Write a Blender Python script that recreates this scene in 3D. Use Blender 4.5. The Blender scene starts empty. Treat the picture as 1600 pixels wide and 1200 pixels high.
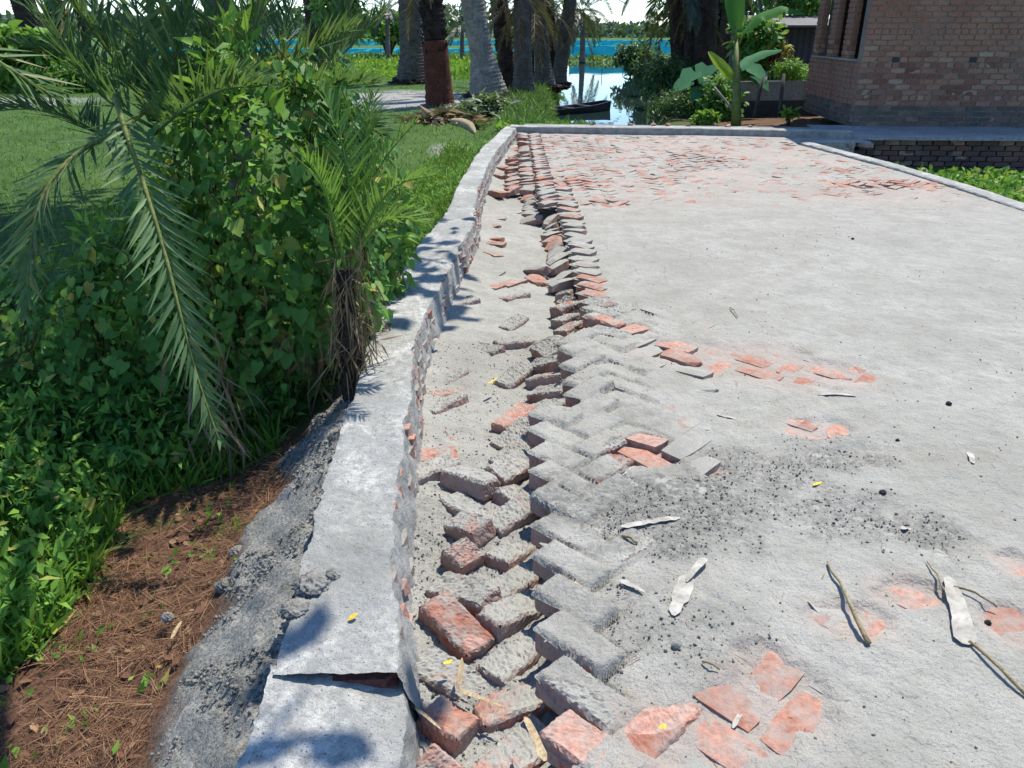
import bpy, math, random
import numpy as np
from mathutils import Vector, Matrix, Euler

random.seed(11)
rng = np.random.default_rng(11)
R = math.radians
sc = bpy.context.scene
COL = sc.collection

# ------------------------------------------------------------------ camera
F_PX, PITCH, CAM_H = 1232.0, R(24.1), 1.6
cam_d = bpy.data.cameras.new('camera')
cam_d.sensor_width = 36.0
cam_d.lens = 36.0 * F_PX / 1600.0
cam_d.clip_start = 0.05
cam_d.clip_end = 3000.0
cam = bpy.data.objects.new('camera', cam_d)
cam.location = (0, 0, CAM_H)
cam.rotation_euler = (R(90) - PITCH, 0, 0)
COL.objects.link(cam)
sc.camera = cam

# ------------------------------------------------------------------ sky, sun, exposure
SUN_AZ, SUN_EL = R(36), R(62)          # azimuth from +Y towards +X
sun_vec = Vector((math.sin(SUN_AZ) * math.cos(SUN_EL), math.cos(SUN_AZ) * math.cos(SUN_EL), math.sin(SUN_EL)))
world = bpy.data.worlds.new('World')
sc.world = world
world.use_nodes = True
wn = world.node_tree
bg = wn.nodes['Background']
sky = wn.nodes.new('ShaderNodeTexSky')
sky.sky_type = 'NISHITA'
sky.sun_disc = False
sky.sun_elevation = SUN_EL
sky.sun_rotation = SUN_AZ
sky.air_density = 1.0
sky.dust_density = 0.0
sky.ozone_density = 4.0
tint = wn.nodes.new('ShaderNodeMix'); tint.data_type = 'RGBA'; tint.blend_type = 'MULTIPLY'
tint.inputs[0].default_value = 1.0; tint.inputs[7].default_value = (0.86, 0.965, 1.09, 1)   # clear, slightly cool air
wn.links.new(sky.outputs[0], tint.inputs[6]); wn.links.new(tint.outputs[2], bg.inputs[0])
bg.inputs[1].default_value = 0.13
sun_d = bpy.data.lights.new('sun', 'SUN')
sun_d.energy = 4.2
sun_d.angle = R(0.53)
sun_d.color = (1.0, 0.94, 0.84)
sun = bpy.data.objects.new('sun', sun_d)
sun.rotation_euler = sun_vec.to_track_quat('Z', 'Y').to_euler()
sun.location = (10, 14, 30)
COL.objects.link(sun)
sc.view_settings.view_transform = 'Standard'
sc.view_settings.look = 'None'
sc.view_settings.gamma = 1.0
sc.view_settings.exposure = 0.8
sc.view_settings.use_curve_mapping = False
sc.cycles.max_bounces = 5
sc.cycles.diffuse_bounces = 3
sc.cycles.glossy_bounces = 3
sc.cycles.transmission_bounces = 3
sc.cycles.transparent_max_bounces = 4

# ------------------------------------------------------------------ helpers
SP, CP = math.sin(PITCH), math.cos(PITCH)
def at(u, v, z=0.0):
    """ground point seen at photo pixel (u, v) on the level z"""
    a, b = (u - 800) / F_PX, (v - 600) / F_PX
    t = (CAM_H - z) / (SP + b * CP)
    return Vector((a * t, t * (CP - b * SP), z))
def atd(u, v, d):
    """point seen at pixel (u, v) at depth d along the view axis"""
    a, b = (u - 800) / F_PX, (v - 600) / F_PX
    return Vector((a * d, d * (CP - b * SP), CAM_H - d * (SP + b * CP)))

def _hash(ix, iy, seed):
    h = (ix.astype(np.int64) * 374761393 + iy.astype(np.int64) * 668265263 + seed * 1442695041) & 0xffffffff
    h = ((h ^ (h >> 13)) * 1274126177) & 0xffffffff
    return ((h ^ (h >> 16)) & 0xffffff) / float(0xffffff)
def vnoise(x, y, seed=0):
    x = np.asarray(x, float); y = np.asarray(y, float)
    ix = np.floor(x); iy = np.floor(y)
    fx = x - ix; fy = y - iy
    fx = fx * fx * (3 - 2 * fx); fy = fy * fy * (3 - 2 * fy)
    a = _hash(ix, iy, seed); b = _hash(ix + 1, iy, seed)
    c = _hash(ix, iy + 1, seed); d = _hash(ix + 1, iy + 1, seed)
    return (a * (1 - fx) + b * fx) * (1 - fy) + (c * (1 - fx) + d * fx) * fy
def fbm(x, y, scale=1.0, octv=4, seed=0, gain=0.5):
    s = 0.0; amp = 1.0; tot = 0.0; f = scale
    for k in range(octv):
        s = s + amp * (vnoise(np.asarray(x) * f, np.asarray(y) * f, seed + k * 17) - 0.5) * 2
        tot += amp; amp *= gain; f *= 2.03
    return s / tot
def sstep(a, b, x):
    t = np.clip((np.asarray(x, float) - a) / (b - a), 0, 1)
    return t * t * (3 - 2 * t)

def link(o, parent=None):
    COL.objects.link(o)
    if parent is not None:
        o.parent = parent
    return o
def tag(o, label=None, cat=None, group=None, kind=None):
    if label: o['label'] = label
    if cat: o['category'] = cat
    if group: o['group'] = group
    if kind: o['kind'] = kind
    return o
def empty(name, loc=(0, 0, 0), rz=0.0):
    o = bpy.data.objects.new(name, None)
    o.location = loc; o.rotation_euler = (0, 0, rz)
    o.empty_display_size = 0.1
    return link(o)
def obj(name, me, mat=None, parent=None, loc=None, rot=None, scale=None):
    o = bpy.data.objects.new(name, me)
    if mat is not None and len(me.materials) == 0:
        me.materials.append(mat)
    if loc is not None: o.location = loc
    if rot is not None: o.rotation_euler = rot
    if scale is not None: o.scale = scale if hasattr(scale, '__len__') else (scale,) * 3
    return link(o, parent)

def np_mesh(name, V, Fc, smooth=True, rnd=None, attrs=None):
    """V (n,3) array, Fc (m,k) array of equal-sided polygons"""
    V = np.ascontiguousarray(V, dtype=np.float32); Fc = np.ascontiguousarray(Fc, dtype=np.int32)
    me = bpy.data.meshes.new(name)
    m, k = Fc.shape
    me.vertices.add(len(V)); me.vertices.foreach_set('co', V.ravel())
    me.loops.add(m * k); me.loops.foreach_set('vertex_index', Fc.ravel())
    me.polygons.add(m)
    me.polygons.foreach_set('loop_start', np.arange(0, m * k, k, dtype=np.int32))
    me.polygons.foreach_set('loop_total', np.full(m, k, dtype=np.int32))
    me.polygons.foreach_set('use_smooth', np.full(m, bool(smooth)))
    me.update(calc_edges=True)
    if rnd is not None:
        attrs = dict(attrs or {}); attrs['rnd'] = rnd
    for nm, arr in (attrs or {}).items():
        a = me.attributes.new(nm, 'FLOAT', 'POINT')
        a.data.foreach_set('value', np.ascontiguousarray(arr, dtype=np.float32))
    return me

def crisp(me, deg=38):
    me.set_sharp_from_angle(angle=R(deg))
    return me

class MB:
    """collects polygons, builds ONE mesh object"""
    def __init__(self): self.V = []; self.F = []; self.n = 0
    def add(self, V, Fc):
        self.V.extend([tuple(v) for v in V])
        self.F.extend([tuple(i + self.n for i in f) for f in Fc]); self.n += len(V)
        return self
    def box(self, c, s, M=None):
        x, y, z = s[0] / 2, s[1] / 2, s[2] / 2
        vs = [Vector(p) for p in ((-x,-y,-z),(x,-y,-z),(x,y,-z),(-x,y,-z),(-x,-y,z),(x,-y,z),(x,y,z),(-x,y,z))]
        if M is not None: vs = [M @ v for v in vs]
        vs = [v + Vector(c) for v in vs]
        return self.add(vs, [(0,3,2,1),(4,5,6,7),(0,1,5,4),(1,2,6,5),(2,3,7,6),(3,0,4,7)])
    def tube(self, pts, radii, n=6, cap=True, jit=0.0):
        pts = [Vector(p) for p in pts]
        if not hasattr(radii, '__len__'): radii = [radii] * len(pts)
        vs = []; fs = []
        ref = None
        for i, p in enumerate(pts):
            t = (pts[min(i + 1, len(pts) - 1)] - pts[max(i - 1, 0)]).normalized()
            if ref is None:
                ref = Vector((1, 0, 0)) if abs(t.x) < 0.8 else Vector((0, 1, 0))
            a = (ref - t * ref.dot(t)).normalized(); ref = a
            b = t.cross(a)
            for k in range(n):
                th = 2 * math.pi * k / n
                r = radii[i] * (1 + (random.uniform(-jit, jit) if jit else 0))
                vs.append(p + a * (math.cos(th) * r) + b * (math.sin(th) * r))
        for i in range(len(pts) - 1):
            for k in range(n):
                fs.append((i*n+k, i*n+(k+1) % n, (i+1)*n+(k+1) % n, (i+1)*n+k))
        if cap:
            fs.append(tuple(range(n))[::-1]); fs.append(tuple((len(pts)-1)*n+k for k in range(n)))
        return self.add(vs, fs)
    def mesh(self, name, smooth=False):
        me = bpy.data.meshes.new(name)
        me.from_pydata(self.V, [], self.F)
        me.polygons.foreach_set('use_smooth', [smooth] * len(me.polygons))
        me.update()
        return me
    def build(self, name, mat, parent=None, smooth=False, **kw):
        return obj(name, self.mesh(name, smooth), mat, parent, **kw)

def frames(dirs, norms):
    d = dirs / np.maximum(np.linalg.norm(dirs, axis=1, keepdims=True), 1e-9)
    s = np.cross(d, norms); s /= np.maximum(np.linalg.norm(s, axis=1, keepdims=True), 1e-9)
    n = np.cross(s, d)
    return np.stack([s, d, n], axis=2)          # columns: side, dir, normal
def scatter(name, tv, tf, pos, rot, scl, rnd=None):
    tv = np.asarray(tv, float); tf = np.asarray(tf)
    N = len(pos); nt = len(tv)
    scl = np.asarray(scl, float)
    if scl.ndim == 1: scl = scl[:, None]
    loc = tv[None] * (scl[:, None, :] if scl.shape[1] == 3 else scl[:, None, :])
    V = np.einsum('nij,nkj->nki', rot, loc) + pos[:, None, :]
    Fc = tf[None] + (np.arange(N) * nt)[:, None, None]
    if rnd is None: rnd = rng.random(N)
    return np_mesh(name, V.reshape(-1, 3), Fc.reshape(-1, tf.shape[1]), True, np.repeat(rnd, nt))

# leaf templates, along +y, face up +z, unit length
HEART_V = [(0,0,0),(.28,-.15,.03),(.5,.16,.07),(.32,.6,.04),(0,1,-.12),(0,.42,-.04),(-.28,-.15,.03),(-.5,.16,.07),(-.32,.6,.04)]
HEART_F = [(0,1,5),(1,2,5),(2,3,5),(3,4,5),(6,0,5),(7,6,5),(8,7,5),(4,8,5)]
LANCE_V = [(0,0,0),(.17,.36,.04),(0,.42,-.02),(-.17,.36,.04),(0,1,-.16)]
LANCE_F = [(0,1,2),(0,2,3),(1,4,2),(2,4,3)]
OVAL_V = [(0,0,0),(.26,.25,.05),(.28,.6,.03),(0,1,-.1),(-.28,.6,.03),(-.26,.25,.05),(0,.45,-.04)]
OVAL_F = [(0,1,6),(1,2,6),(2,3,6),(3,4,6),(4,5,6),(5,0,6)]
BLADE_V = [(-.05,0,0),(.05,0,0),(.04,.5,.06),(-.04,.5,.06),(0,1,-.02)]
BLADE_F = [(0,1,2),(0,2,3),(3,2,4)]
NEEDLE_V = [(-.012,0,0),(.012,0,0),(.010,.5,.03),(-.010,.5,.03),(0,1,0)]
def rand_dirs(n, up=0.0, spread=1.0):
    d = rng.normal(size=(n, 3)) * spread; d[:, 2] += up
    return d / np.linalg.norm(d, axis=1, keepdims=True)

# ------------------------------------------------------------------ materials
class NT:
    def __init__(self, name):
        self.m = bpy.data.materials.new(name); self.m.use_nodes = True
        self.t = self.m.node_tree; self.N = self.t.nodes; self.L = self.t.links
        self.p = self.N['Principled BSDF']; self.out = self.N['Material Output']
        self.co = self.N.new('ShaderNodeTexCoord'); self.geo = self.N.new('ShaderNodeNewGeometry')
    def lk(self, a, b): self.L.new(a, b)
    def noise(self, scale, detail=4, rough=0.55, vec='world', stretch=None):
        n = self.N.new('ShaderNodeTexNoise'); n.inputs['Scale'].default_value = scale
        n.inputs['Detail'].default_value = detail; n.inputs['Roughness'].default_value = rough
        src = self.geo.outputs['Position'] if vec == 'world' else self.co.outputs['Object']
        if stretch:
            mp = self.N.new('ShaderNodeMapping'); mp.inputs['Scale'].default_value = stretch
            self.lk(src, mp.inputs[0]); src = mp.outputs[0]
        self.lk(src, n.inputs['Vector'])
        return n.outputs['Fac']
    def vor(self, scale, vec='world', feature='F1'):
        n = self.N.new('ShaderNodeTexVoronoi'); n.inputs['Scale'].default_value = scale; n.feature = feature
        self.lk(self.geo.outputs['Position'] if vec == 'world' else self.co.outputs['Object'], n.inputs['Vector'])
        return n.outputs['Distance']
    def ramp(self, fac, stops):
        r = self.N.new('ShaderNodeValToRGB'); e = r.color_ramp.elements
        while len(e) < len(stops): e.new(0.5)
        for k, (p, c) in enumerate(stops):
            e[k].position = p
            e[k].color = (c, c, c, 1) if not hasattr(c, '__len__') else (*c, 1)
        self.lk(fac, r.inputs[0]); return r.outputs[0]
    def mix(self, fac, a, b, mode='MIX'):
        n = self.N.new('ShaderNodeMix'); n.data_type = 'RGBA'; n.blend_type = mode
        if hasattr(fac, 'name'): self.lk(fac, n.inputs[0])
        else: n.inputs[0].default_value = fac
        for s, i in ((a, 6), (b, 7)):
            if hasattr(s, 'name'): self.lk(s, n.inputs[i])
            else: n.inputs[i].default_value = (*s, 1)
        return n.outputs[2]
    def math(self, op, a, b=0.0, clamp=False):
        n = self.N.new('ShaderNodeMath'); n.operation = op; n.use_clamp = clamp
        for s, i in ((a, 0), (b, 1)):
            if hasattr(s, 'name'): self.lk(s, n.inputs[i])
            else: n.inputs[i].default_value = s
        return n.outputs[0]
    def attr(self, nm):
        n = self.N.new('ShaderNodeAttribute'); n.attribute_name = nm; return n.outputs['Fac']
    def orand(self):
        return self.N.new('ShaderNodeObjectInfo').outputs['Random']
    def up(self):
        s = self.N.new('ShaderNodeSeparateXYZ'); self.lk(self.geo.outputs['Normal'], s.inputs[0]); return s.outputs[2]
    def bump(self, h, strength=0.5, dist=0.01, prev=None):
        b = self.N.new('ShaderNodeBump'); b.inputs['Strength'].default_value = strength
        b.inputs['Distance'].default_value = dist; self.lk(h, b.inputs['Height'])
        if prev is not None: self.lk(prev, b.inputs['Normal'])
        return b.outputs[0]
    def done(self, col=None, rough=0.8, normal=None, spec=0.3, transl=None):
        p = self.p
        if col is not None:
            if hasattr(col, 'name'): self.lk(col, p.inputs['Base Color'])
            else: p.inputs['Base Color'].default_value = (*col, 1)
        if hasattr(rough, 'name'): self.lk(rough, p.inputs['Roughness'])
        else: p.inputs['Roughness'].default_value = rough
        p.inputs['Specular IOR Level'].default_value = spec
        if normal is not None: self.lk(normal, p.inputs['Normal'])
        if transl:
            tr = self.N.new('ShaderNodeBsdfTranslucent')
            tc = self.mix(0.5, col, (0.25, 0.42, 0.04), 'MIX') if hasattr(col, 'name') else None
            if tc is not None: self.lk(tc, tr.inputs[0])
            ms = self.N.new('ShaderNodeMixShader'); ms.inputs[0].default_value = transl
            self.lk(p.outputs[0], ms.inputs[1]); self.lk(tr.outputs[0], ms.inputs[2])
            self.lk(ms.outputs[0], self.out.inputs[0])
        return self.m

def leaf_mat(name, c1, c2, c3=None, transl=0.3, rough=0.45, spec=0.4, yellow=None):
    t = NT(name)
    f = t.math('FRACT', t.math('ADD', t.attr('rnd'), t.orand()))
    col = t.ramp(f, [(0, c1), (0.62, c2), (0.93, c3 or c2), (0.97, yellow or c3 or c2)])
    n = t.noise(9, 2)
    col = t.mix(t.math('MULTIPLY', n, 0.5), col, tuple(c * 0.55 for c in c1))
    return t.done(col, rough, None, spec, transl)

def sand_colour(t):
    big = t.noise(1.3, 5, 0.6); mid = t.noise(14, 5, 0.65); fine = t.noise(420, 2, 0.6)
    c = t.ramp(big, [(0.3, (.3, .29, .25)), (0.5, (.365, .355, .312)), (0.72, (.425, .415, .375))])
    c = t.mix(t.ramp(mid, [(0.35, 0.5), (0.62, 0.0)]), c, (.27, .27, .25))
    c = t.mix(t.ramp(fine, [(0.36, 0.65), (0.52, 0.0)]), c, (.16, .16, .15))
    c = t.mix(t.ramp(t.noise(95, 2, .5), [(0.27, 0.75), (0.35, 0.0)]), c, (.11, .11, .1))
    c = t.mix(t.ramp(t.noise(5.2, 4, .6), [(0.35, 0.45), (0.55, 0.0)]), c, (.25, .243, .212))
    return c
def make_sand(name, clod=1.0):
    t = NT(name)
    c = sand_colour(t)
    c = t.mix(t.math('MULTIPLY', t.attr('pink'), t.ramp(t.noise(22, 4, .7), [(.3, .25), (.6, 1.0)])), c, (.44, .285, .23))
    damp = t.attr('damp')
    dn = t.noise(38, 4, 0.7)
    dm = t.math('MULTIPLY', damp, t.ramp(dn, [(0.36, 0.15), (0.6, 1.0)]))
    c = t.mix(t.math('MULTIPLY', dm, .8), c, (.115, .113, .104))
    b1 = t.bump(t.noise(520, 3, 0.6), 0.45, 0.003)
    b2 = t.bump(t.noise(75, 4, 0.65), 0.75 * clod, 0.012, b1)
    b3 = t.bump(t.noise(18, 3, 0.6), 0.6 * clod, 0.02, b2)
    return t.done(c, 0.95, b3, 0.15)
def make_brick(name, lo, hi, side_dust=0.0, c=((.30, .125, .085), (.43, .195, .135), (.5, .265, .2))):
    t = NT(name)
    f = t.math('FRACT', t.math('ADD', t.orand(), t.noise(3.1, 1)))
    col = t.ramp(f, [(0.0, c[0]), (0.5, c[1]), (1.0, c[2])])
    col = t.mix(t.ramp(t.noise(45, 5, 0.7), [(0.35, 0.7), (0.6, 0.0)]), col, tuple(x * 0.55 for x in c[0]))
    sandc = sand_colour(t)
    upf = t.ramp(t.up(), [(0.15, 0.0), (0.75, 1.0)])
    patch = t.noise(4.5, 5, 0.7)
    m = t.math('MULTIPLY', t.ramp(patch, [(lo, 0.0), (hi, 1.0)]), upf)
    side = t.math('MULTIPLY', t.ramp(t.noise(13, 5, 0.7), [(0.42 - side_dust, 0.0), (0.62 - side_dust, 0.75)]), 1.0)
    m = t.math('MAXIMUM', m, t.math('MULTIPLY', side, 0.8))
    col = t.mix(m, col, sandc)
    b1 = t.bump(t.noise(420, 3, 0.6), 0.4, 0.003)
    b2 = t.bump(t.noise(60, 5, 0.7), 0.55, 0.01, b1)
    return t.done(col, 0.95, b2, 0.12)

M = {}
M['sand'] = make_sand('grey_sand')
M['brick_dusty'] = make_brick('brick_dusty', 0.30, 0.42, .1)
M['brick_half'] = make_brick('brick_half', 0.46, 0.56)
M['brick_wall'] = make_brick('brick_wall', 0.3, 0.42, .16)
M['brick_bare'] = make_brick('brick_bare', 0.47, 0.68, c=((.36, .16, .11), (.48, .24, .17), (.55, .32, .25)))

def m_plaster():
    t = NT('cement_plaster')
    a = t.noise(2.2, 5, 0.65); b = t.noise(26, 5, 0.7); f = t.noise(400, 2)
    c = t.ramp(a, [(0.34, (.24, .238, .215)), (0.45, (.39, .383, .345)), (0.55, (.55, .543, .505)), (0.7, (.67, .665, .625))])
    c = t.mix(t.ramp(b, [(0.38, 0.9), (0.6, 0.0)]), c, (.27, .275, .262))
    c = t.mix(t.ramp(t.noise(7, 6, .7), [(0.46, 0.0), (0.58, .8)]), c, (.31, .315, .3))
    c = t.mix(t.ramp(f, [(0.36, 0.6), (0.52, 0.0)]), c, (.17, .17, .16))
    c = t.mix(t.ramp(t.noise(110, 2, .5), [(0.28, 0.9), (0.36, 0.0)]), c, (.09, .09, .085))
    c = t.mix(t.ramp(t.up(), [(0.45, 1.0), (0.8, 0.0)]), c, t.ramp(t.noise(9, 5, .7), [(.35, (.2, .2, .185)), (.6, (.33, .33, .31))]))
    b1 = t.bump(t.noise(380, 3, 0.6), 0.3, 0.003)
    b2 = t.bump(t.noise(48, 5, 0.75), 0.95, 0.014, b1)
    return t.done(c, 0.95, b2, 0.1)
M['plaster'] = m_plaster()
def m_rough(name, c1, c2, c3, s1=3.0, s2=40.0, bs=0.6, rough=0.95, dist=0.015, spec=0.15):
    t = NT(name)
    c = t.ramp(t.noise(s1, 5, 0.65), [(0.3, c1), (0.52, c2), (0.75, c3)])
    c = t.mix(t.ramp(t.noise(s2, 4, 0.7), [(0.36, 0.7), (0.58, 0.0)]), c, tuple(x * 0.5 for x in c1))
    b = t.bump(t.noise(s2 * 1.5, 5, 0.7), bs, dist)
    return t.done(c, rough, b, spec)
M['brick_end'] = m_rough('dark_maroon_brick', (.1, .045, .04), (.15, .065, .055), (.2, .09, .07), 6, 60, .5)  # maroon brick, much darker than the paving bricks
M['mortar'] = m_rough('wet_mortar', (.17, .168, .152), (.26, .257, .237), (.34, .336, .312), 3, 60, 0.7)
M['concrete'] = m_rough('grey_concrete', (.22, .22, .21), (.3, .3, .29), (.36, .36, .34), 2, 30, 0.3)
M['dark_mortar'] = m_rough('joint_mortar', (.16, .15, .13), (.22, .2, .18), (.28, .26, .23), 2, 40, 0.5)
M['clod'] = m_rough('damp_clod', (.13, .13, .122), (.2, .2, .188), (.29, .29, .275), 20, 150, 0.6)
M['stone_dark'] = m_rough('dark_stone', (.04, .04, .045), (.07, .07, .075), (.1, .1, .1), 20, 150, 0.4)
M['dry_leaf'] = m_rough('dry_pale_leaf', (.36, .34, .3), (.52, .5, .455), (.64, .63, .59), 25, 160, 0.06, 0.7, 0.002)
def m_scrap():
    t = NT('bleached_leaf')
    c = t.ramp(t.noise(14, 3, .6), [(.3, (.26, .24, .2)), (.52, (.38, .36, .315)), (.75, (.48, .465, .42))])
    c = t.mix(t.ramp(t.noise(45, 4, .6), [(.3, .6), (.48, 0.0)]), c, (.17, .155, .125))
    return t.done(c, .8, None, .1)
M['dry_leaf'] = m_scrap()
M['tan_leaf'] = m_rough('dry_tan_leaf', (.3, .22, .12), (.42, .33, .2), (.5, .42, .28), 20, 120, 0.3, 0.7, 0.003)
M['stick'] = m_rough('dry_stick', (.2, .16, .09), (.3, .25, .15), (.38, .34, .24), 20, 120, 0.3, 0.8, 0.003)
M['yellow_leaf'] = m_rough('yellow_leaf', (.6, .4, .04), (.7, .5, .06), (.72, .56, .12), 30, 120, 0.2, 0.5, 0.002)
M['straw'] = leaf_mat('dry_straw', (.13, .065, .04), (.23, .12, .065), (.36, .23, .13), 0.1, 0.8, 0.2)
M['dead_frond'] = leaf_mat('dead_frond_fibre', (.13, .085, .05), (.25, .17, .1), (.37, .28, .18), 0.1, 0.8, 0.2)
M['frond'] = leaf_mat('palm_frond', (.06, .125, .05), (.1, .19, .075), (.17, .26, .1), 0.25, 0.55, 0.22, (.32, .27, .12))
M['frond_bright'] = leaf_mat('young_palm_frond', (.08, .19, .035), (.14, .29, .06), (.22, .38, .08), 0.35, 0.5, 0.25)
M['frond_dark'] = leaf_mat('dark_palm_frond', (.02, .035, .025), (.035, .06, .04), (.06, .09, .06), 0.12, 0.45, 0.4)
M['vine'] = leaf_mat('vine_leaf', (.06, .17, .035), (.11, .27, .055), (.23, .41, .08), 0.34, 0.55, 0.22, (.42, .36, .08))
M['weed'] = leaf_mat('weed_leaf', (.09, .22, .03), (.17, .36, .05), (.3, .5, .08), 0.36, 0.55, 0.22, (.45, .38, .1))
M['grass'] = leaf_mat('grass_blade', (.05, .12, .02), (.09, .2, .03), (.15, .26, .05), 0.3, 0.5, 0.3)
M['hyacinth'] = leaf_mat('hyacinth_leaf', (.14, .28, .02), (.26, .42, .03), (.36, .5, .05), 0.4, 0.5, 0.25)
M['shrub_dark'] = leaf_mat('dark_shrub_leaf', (0.026, 0.072, 0.026), (0.052, 0.117, 0.039), (0.091, 0.182, 0.052), 0.25, 0.45, 0.4)
M['canopy'] = leaf_mat('canopy_leaf', (.05, .11, .02), (.08, .17, .03), (.12, .22, .04), 0.45, 0.5, 0.3)
M['banana'] = leaf_mat('banana_leaf', (.06, .2, .04), (.08, .25, .05), (.1, .28, .06), 0.35, 0.65, 0.1)
M['banana_yellow'] = leaf_mat('banana_yellow_leaf', (.3, .42, .03), (.38, .48, .04), (.42, .5, .05), 0.4, 0.4, 0.4)
M['taro'] = leaf_mat('taro_leaf', (.03, .12, .06), (.05, .17, .08), (.07, .2, .1), 0.15, 0.75, 0.06)
M['croton_red'] = leaf_mat('croton_red_leaf', (.1, .01, .02), (.2, .02, .03), (.25, .05, .03), 0.2)
M['croton_yellow'] = leaf_mat('croton_yellow_leaf', (.3, .22, .03), (.45, .33, .04), (.3, .35, .05), 0.3)
M['cut_leaf'] = leaf_mat('cut_leaf', (.07, .11, .05), (.14, .19, .1), (.24, .28, .17), 0.2, 0.5, 0.3)
M['far_tree'] = leaf_mat('far_tree_leaf', (.055, .1, .075), (.09, .14, .1), (.12, .17, .12), 0.2, 0.7, 0.2)
M['stem_green'] = m_rough('green_stem', (.09, .13, .03), (.15, .18, .05), (.22, .2, .08), 6, 40, 0.3, 0.6)
M['twig'] = m_rough('brown_twig', (.05, .035, .02), (.1, .07, .045), (.15, .11, .07), 10, 60, 0.4, 0.9)
M['bark_dark'] = m_rough('date_palm_bark', (.025, .018, .018), (.055, .04, .036), (.1, .075, .06), 6, 30, 0.9, 0.95, 0.03)
M['bark_red'] = m_rough('red_shaved_bark', (.085, .03, .022), (.12, .042, .03), (.17, .065, .045), 5, 22, 0.9, 0.9, 0.03)
M['bark_grey'] = m_rough('coconut_bark', (.15, .14, .12), (.28, .27, .24), (.38, .37, .34), 5, 28, 0.8, 0.9, 0.02)
M['bark_mid'] = m_rough('grey_brown_bark', (.08, .07, .06), (.15, .13, .115), (.22, .2, .175), 5, 28, 0.8, 0.9, 0.02)
M['boat_wood'] = m_rough('tarred_boat_wood', (.012, .012, .018), (.025, .025, .035), (.05, .05, .06), 6, 40, 0.3, 0.6, 0.01, 0.4)
M['bamboo'] = m_rough('weathered_bamboo', (.16, .15, .13), (.26, .25, .22), (.34, .33, .29), 8, 60, 0.3, 0.8)
M['dark_post'] = m_rough('dark_wood_post', (.03, .03, .03), (.06, .06, .055), (.1, .095, .085), 8, 60, 0.4, 0.9)
M['shed'] = m_rough('dark_tin_wall', (.03, .03, .04), (.05, .05, .065), (.08, .08, .1), 3, 30, 0.2, 0.6, 0.005, 0.4)
M['tin_roof'] = m_rough('tin_roof', (.07, .07, .075), (.11, .11, .115), (.16, .16, .165), 3, 30, 0.2, 0.5, 0.005, 0.5)
M['drum_blue'] = m_rough('blue_plastic', (.02, .1, .25), (.03, .14, .33), (.05, .18, .38), 8, 60, 0.1, 0.4, 0.003, 0.5)
def m_net():
    t = NT('blue_net'); c = t.ramp(t.noise(1.5, 3), [(.3, (.04, .46, .58)), (.7, (.1, .58, .68))])
    t.done(c, .8, None, .1)
    tr = t.N.new('ShaderNodeBsdfTranslucent'); t.lk(c, tr.inputs[0]); ms = t.N.new('ShaderNodeMixShader'); ms.inputs[0].default_value = .55
    t.lk(t.p.outputs[0], ms.inputs[1]); t.lk(tr.outputs[0], ms.inputs[2]); t.lk(ms.outputs[0], t.out.inputs[0])
    return t.m
M['net'] = m_net()
M['pale_strip'] = m_rough('pale_sheet', (.6, .65, .68), (.7, .74, .76), (.78, .8, .82), 1, 10, 0.1)
M['inside'] = m_rough('unlit_plaster', (.05, .045, .042), (.08, .072, .068), (.11, .1, .095), 2, 20, 0.3)  # the room's shade is put into this near-black plaster colour
HB = ((.18, .072, .05), (.285, .128, .088), (.375, .21, .145))
def m_house_brick(name, moss=0.0, cols=HB):
    t = NT(name)
    f = t.math('FRACT', t.math('ADD', t.orand(), t.math('MULTIPLY', t.noise(1.7, 2), .8)))
    col = t.ramp(f, [(0.0, cols[0]), (0.45, cols[1]), (0.85, cols[2]), (1.0, (.4, .28, .2))])
    col = t.mix(t.ramp(t.noise(1.1, 4, 0.6), [(0.4, 0.0), (0.7, 0.4)]), col, (.27, .215, .17))
    col = t.mix(t.ramp(t.noise(60, 4, 0.7), [(0.35, 0.6), (0.55, 0.0)]), col, (.08, .055, .05))
    if moss: col = t.mix(t.ramp(t.noise(3.0, 5, 0.7), [(0.35, 0.0), (0.65, moss)]), col, (.06, .07, .07))
    b = t.bump(t.noise(90, 5, 0.7), 0.6, 0.008)
    return t.done(col, 0.93, b, 0.12)
M['house_brick'] = m_house_brick('house_brick')
M['house_brick_damp'] = m_house_brick('house_brick_damp', 0.9, ((.1, .07, .06), (.17, .12, .1), (.22, .16, .13)))
M['plinth_brick'] = m_house_brick('plinth_brick', 0.75, ((.12, .045, .035), (.19, .08, .06), (.25, .12, .09)))

def m_ground():
    t = NT('ground_soil')
    soil = t.attr('soil'); mud = t.attr('mud')
    g = t.ramp(t.noise(0.9, 6, 0.65), [(0.3, (.04, .085, .018)), (0.5, (.07, .14, .028)), (0.72, (.11, .19, .04))])
    g = t.mix(t.ramp(t.noise(55, 4, 0.7), [(0.38, 0.75), (0.6, 0.0)]), g, (.025, .045, .012))
    s = t.ramp(t.noise(5, 6, 0.7), [(0.3, (.1, .052, .034)), (0.5, (.17, .09, .055)), (0.72, (.25, .145, .085))])
    s = t.mix(t.ramp(t.noise(70, 4, 0.7), [(0.36, 0.8), (0.58, 0.0)]), s, (.03, .018, .012))
    m = t.ramp(t.noise(4, 6, 0.65), [(0.3, (.24, .238, .215)), (0.5, (.33, .327, .3)), (0.72, (.4, .397, .37))])
    m = t.mix(t.ramp(t.noise(90, 4, 0.7), [(0.36, 0.75), (0.56, 0.0)]), m, (.06, .062, .058))
    c = t.mix(soil, g, s); c = t.mix(mud, c, m)
    b = t.bump(t.noise(60, 5, 0.7), 0.7, 0.02)
    b = t.bump(t.noise(240, 3, 0.7), 0.4, 0.006, b)
    return t.done(c, 0.95, b, 0.15)
M['ground'] = m_ground()
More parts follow.
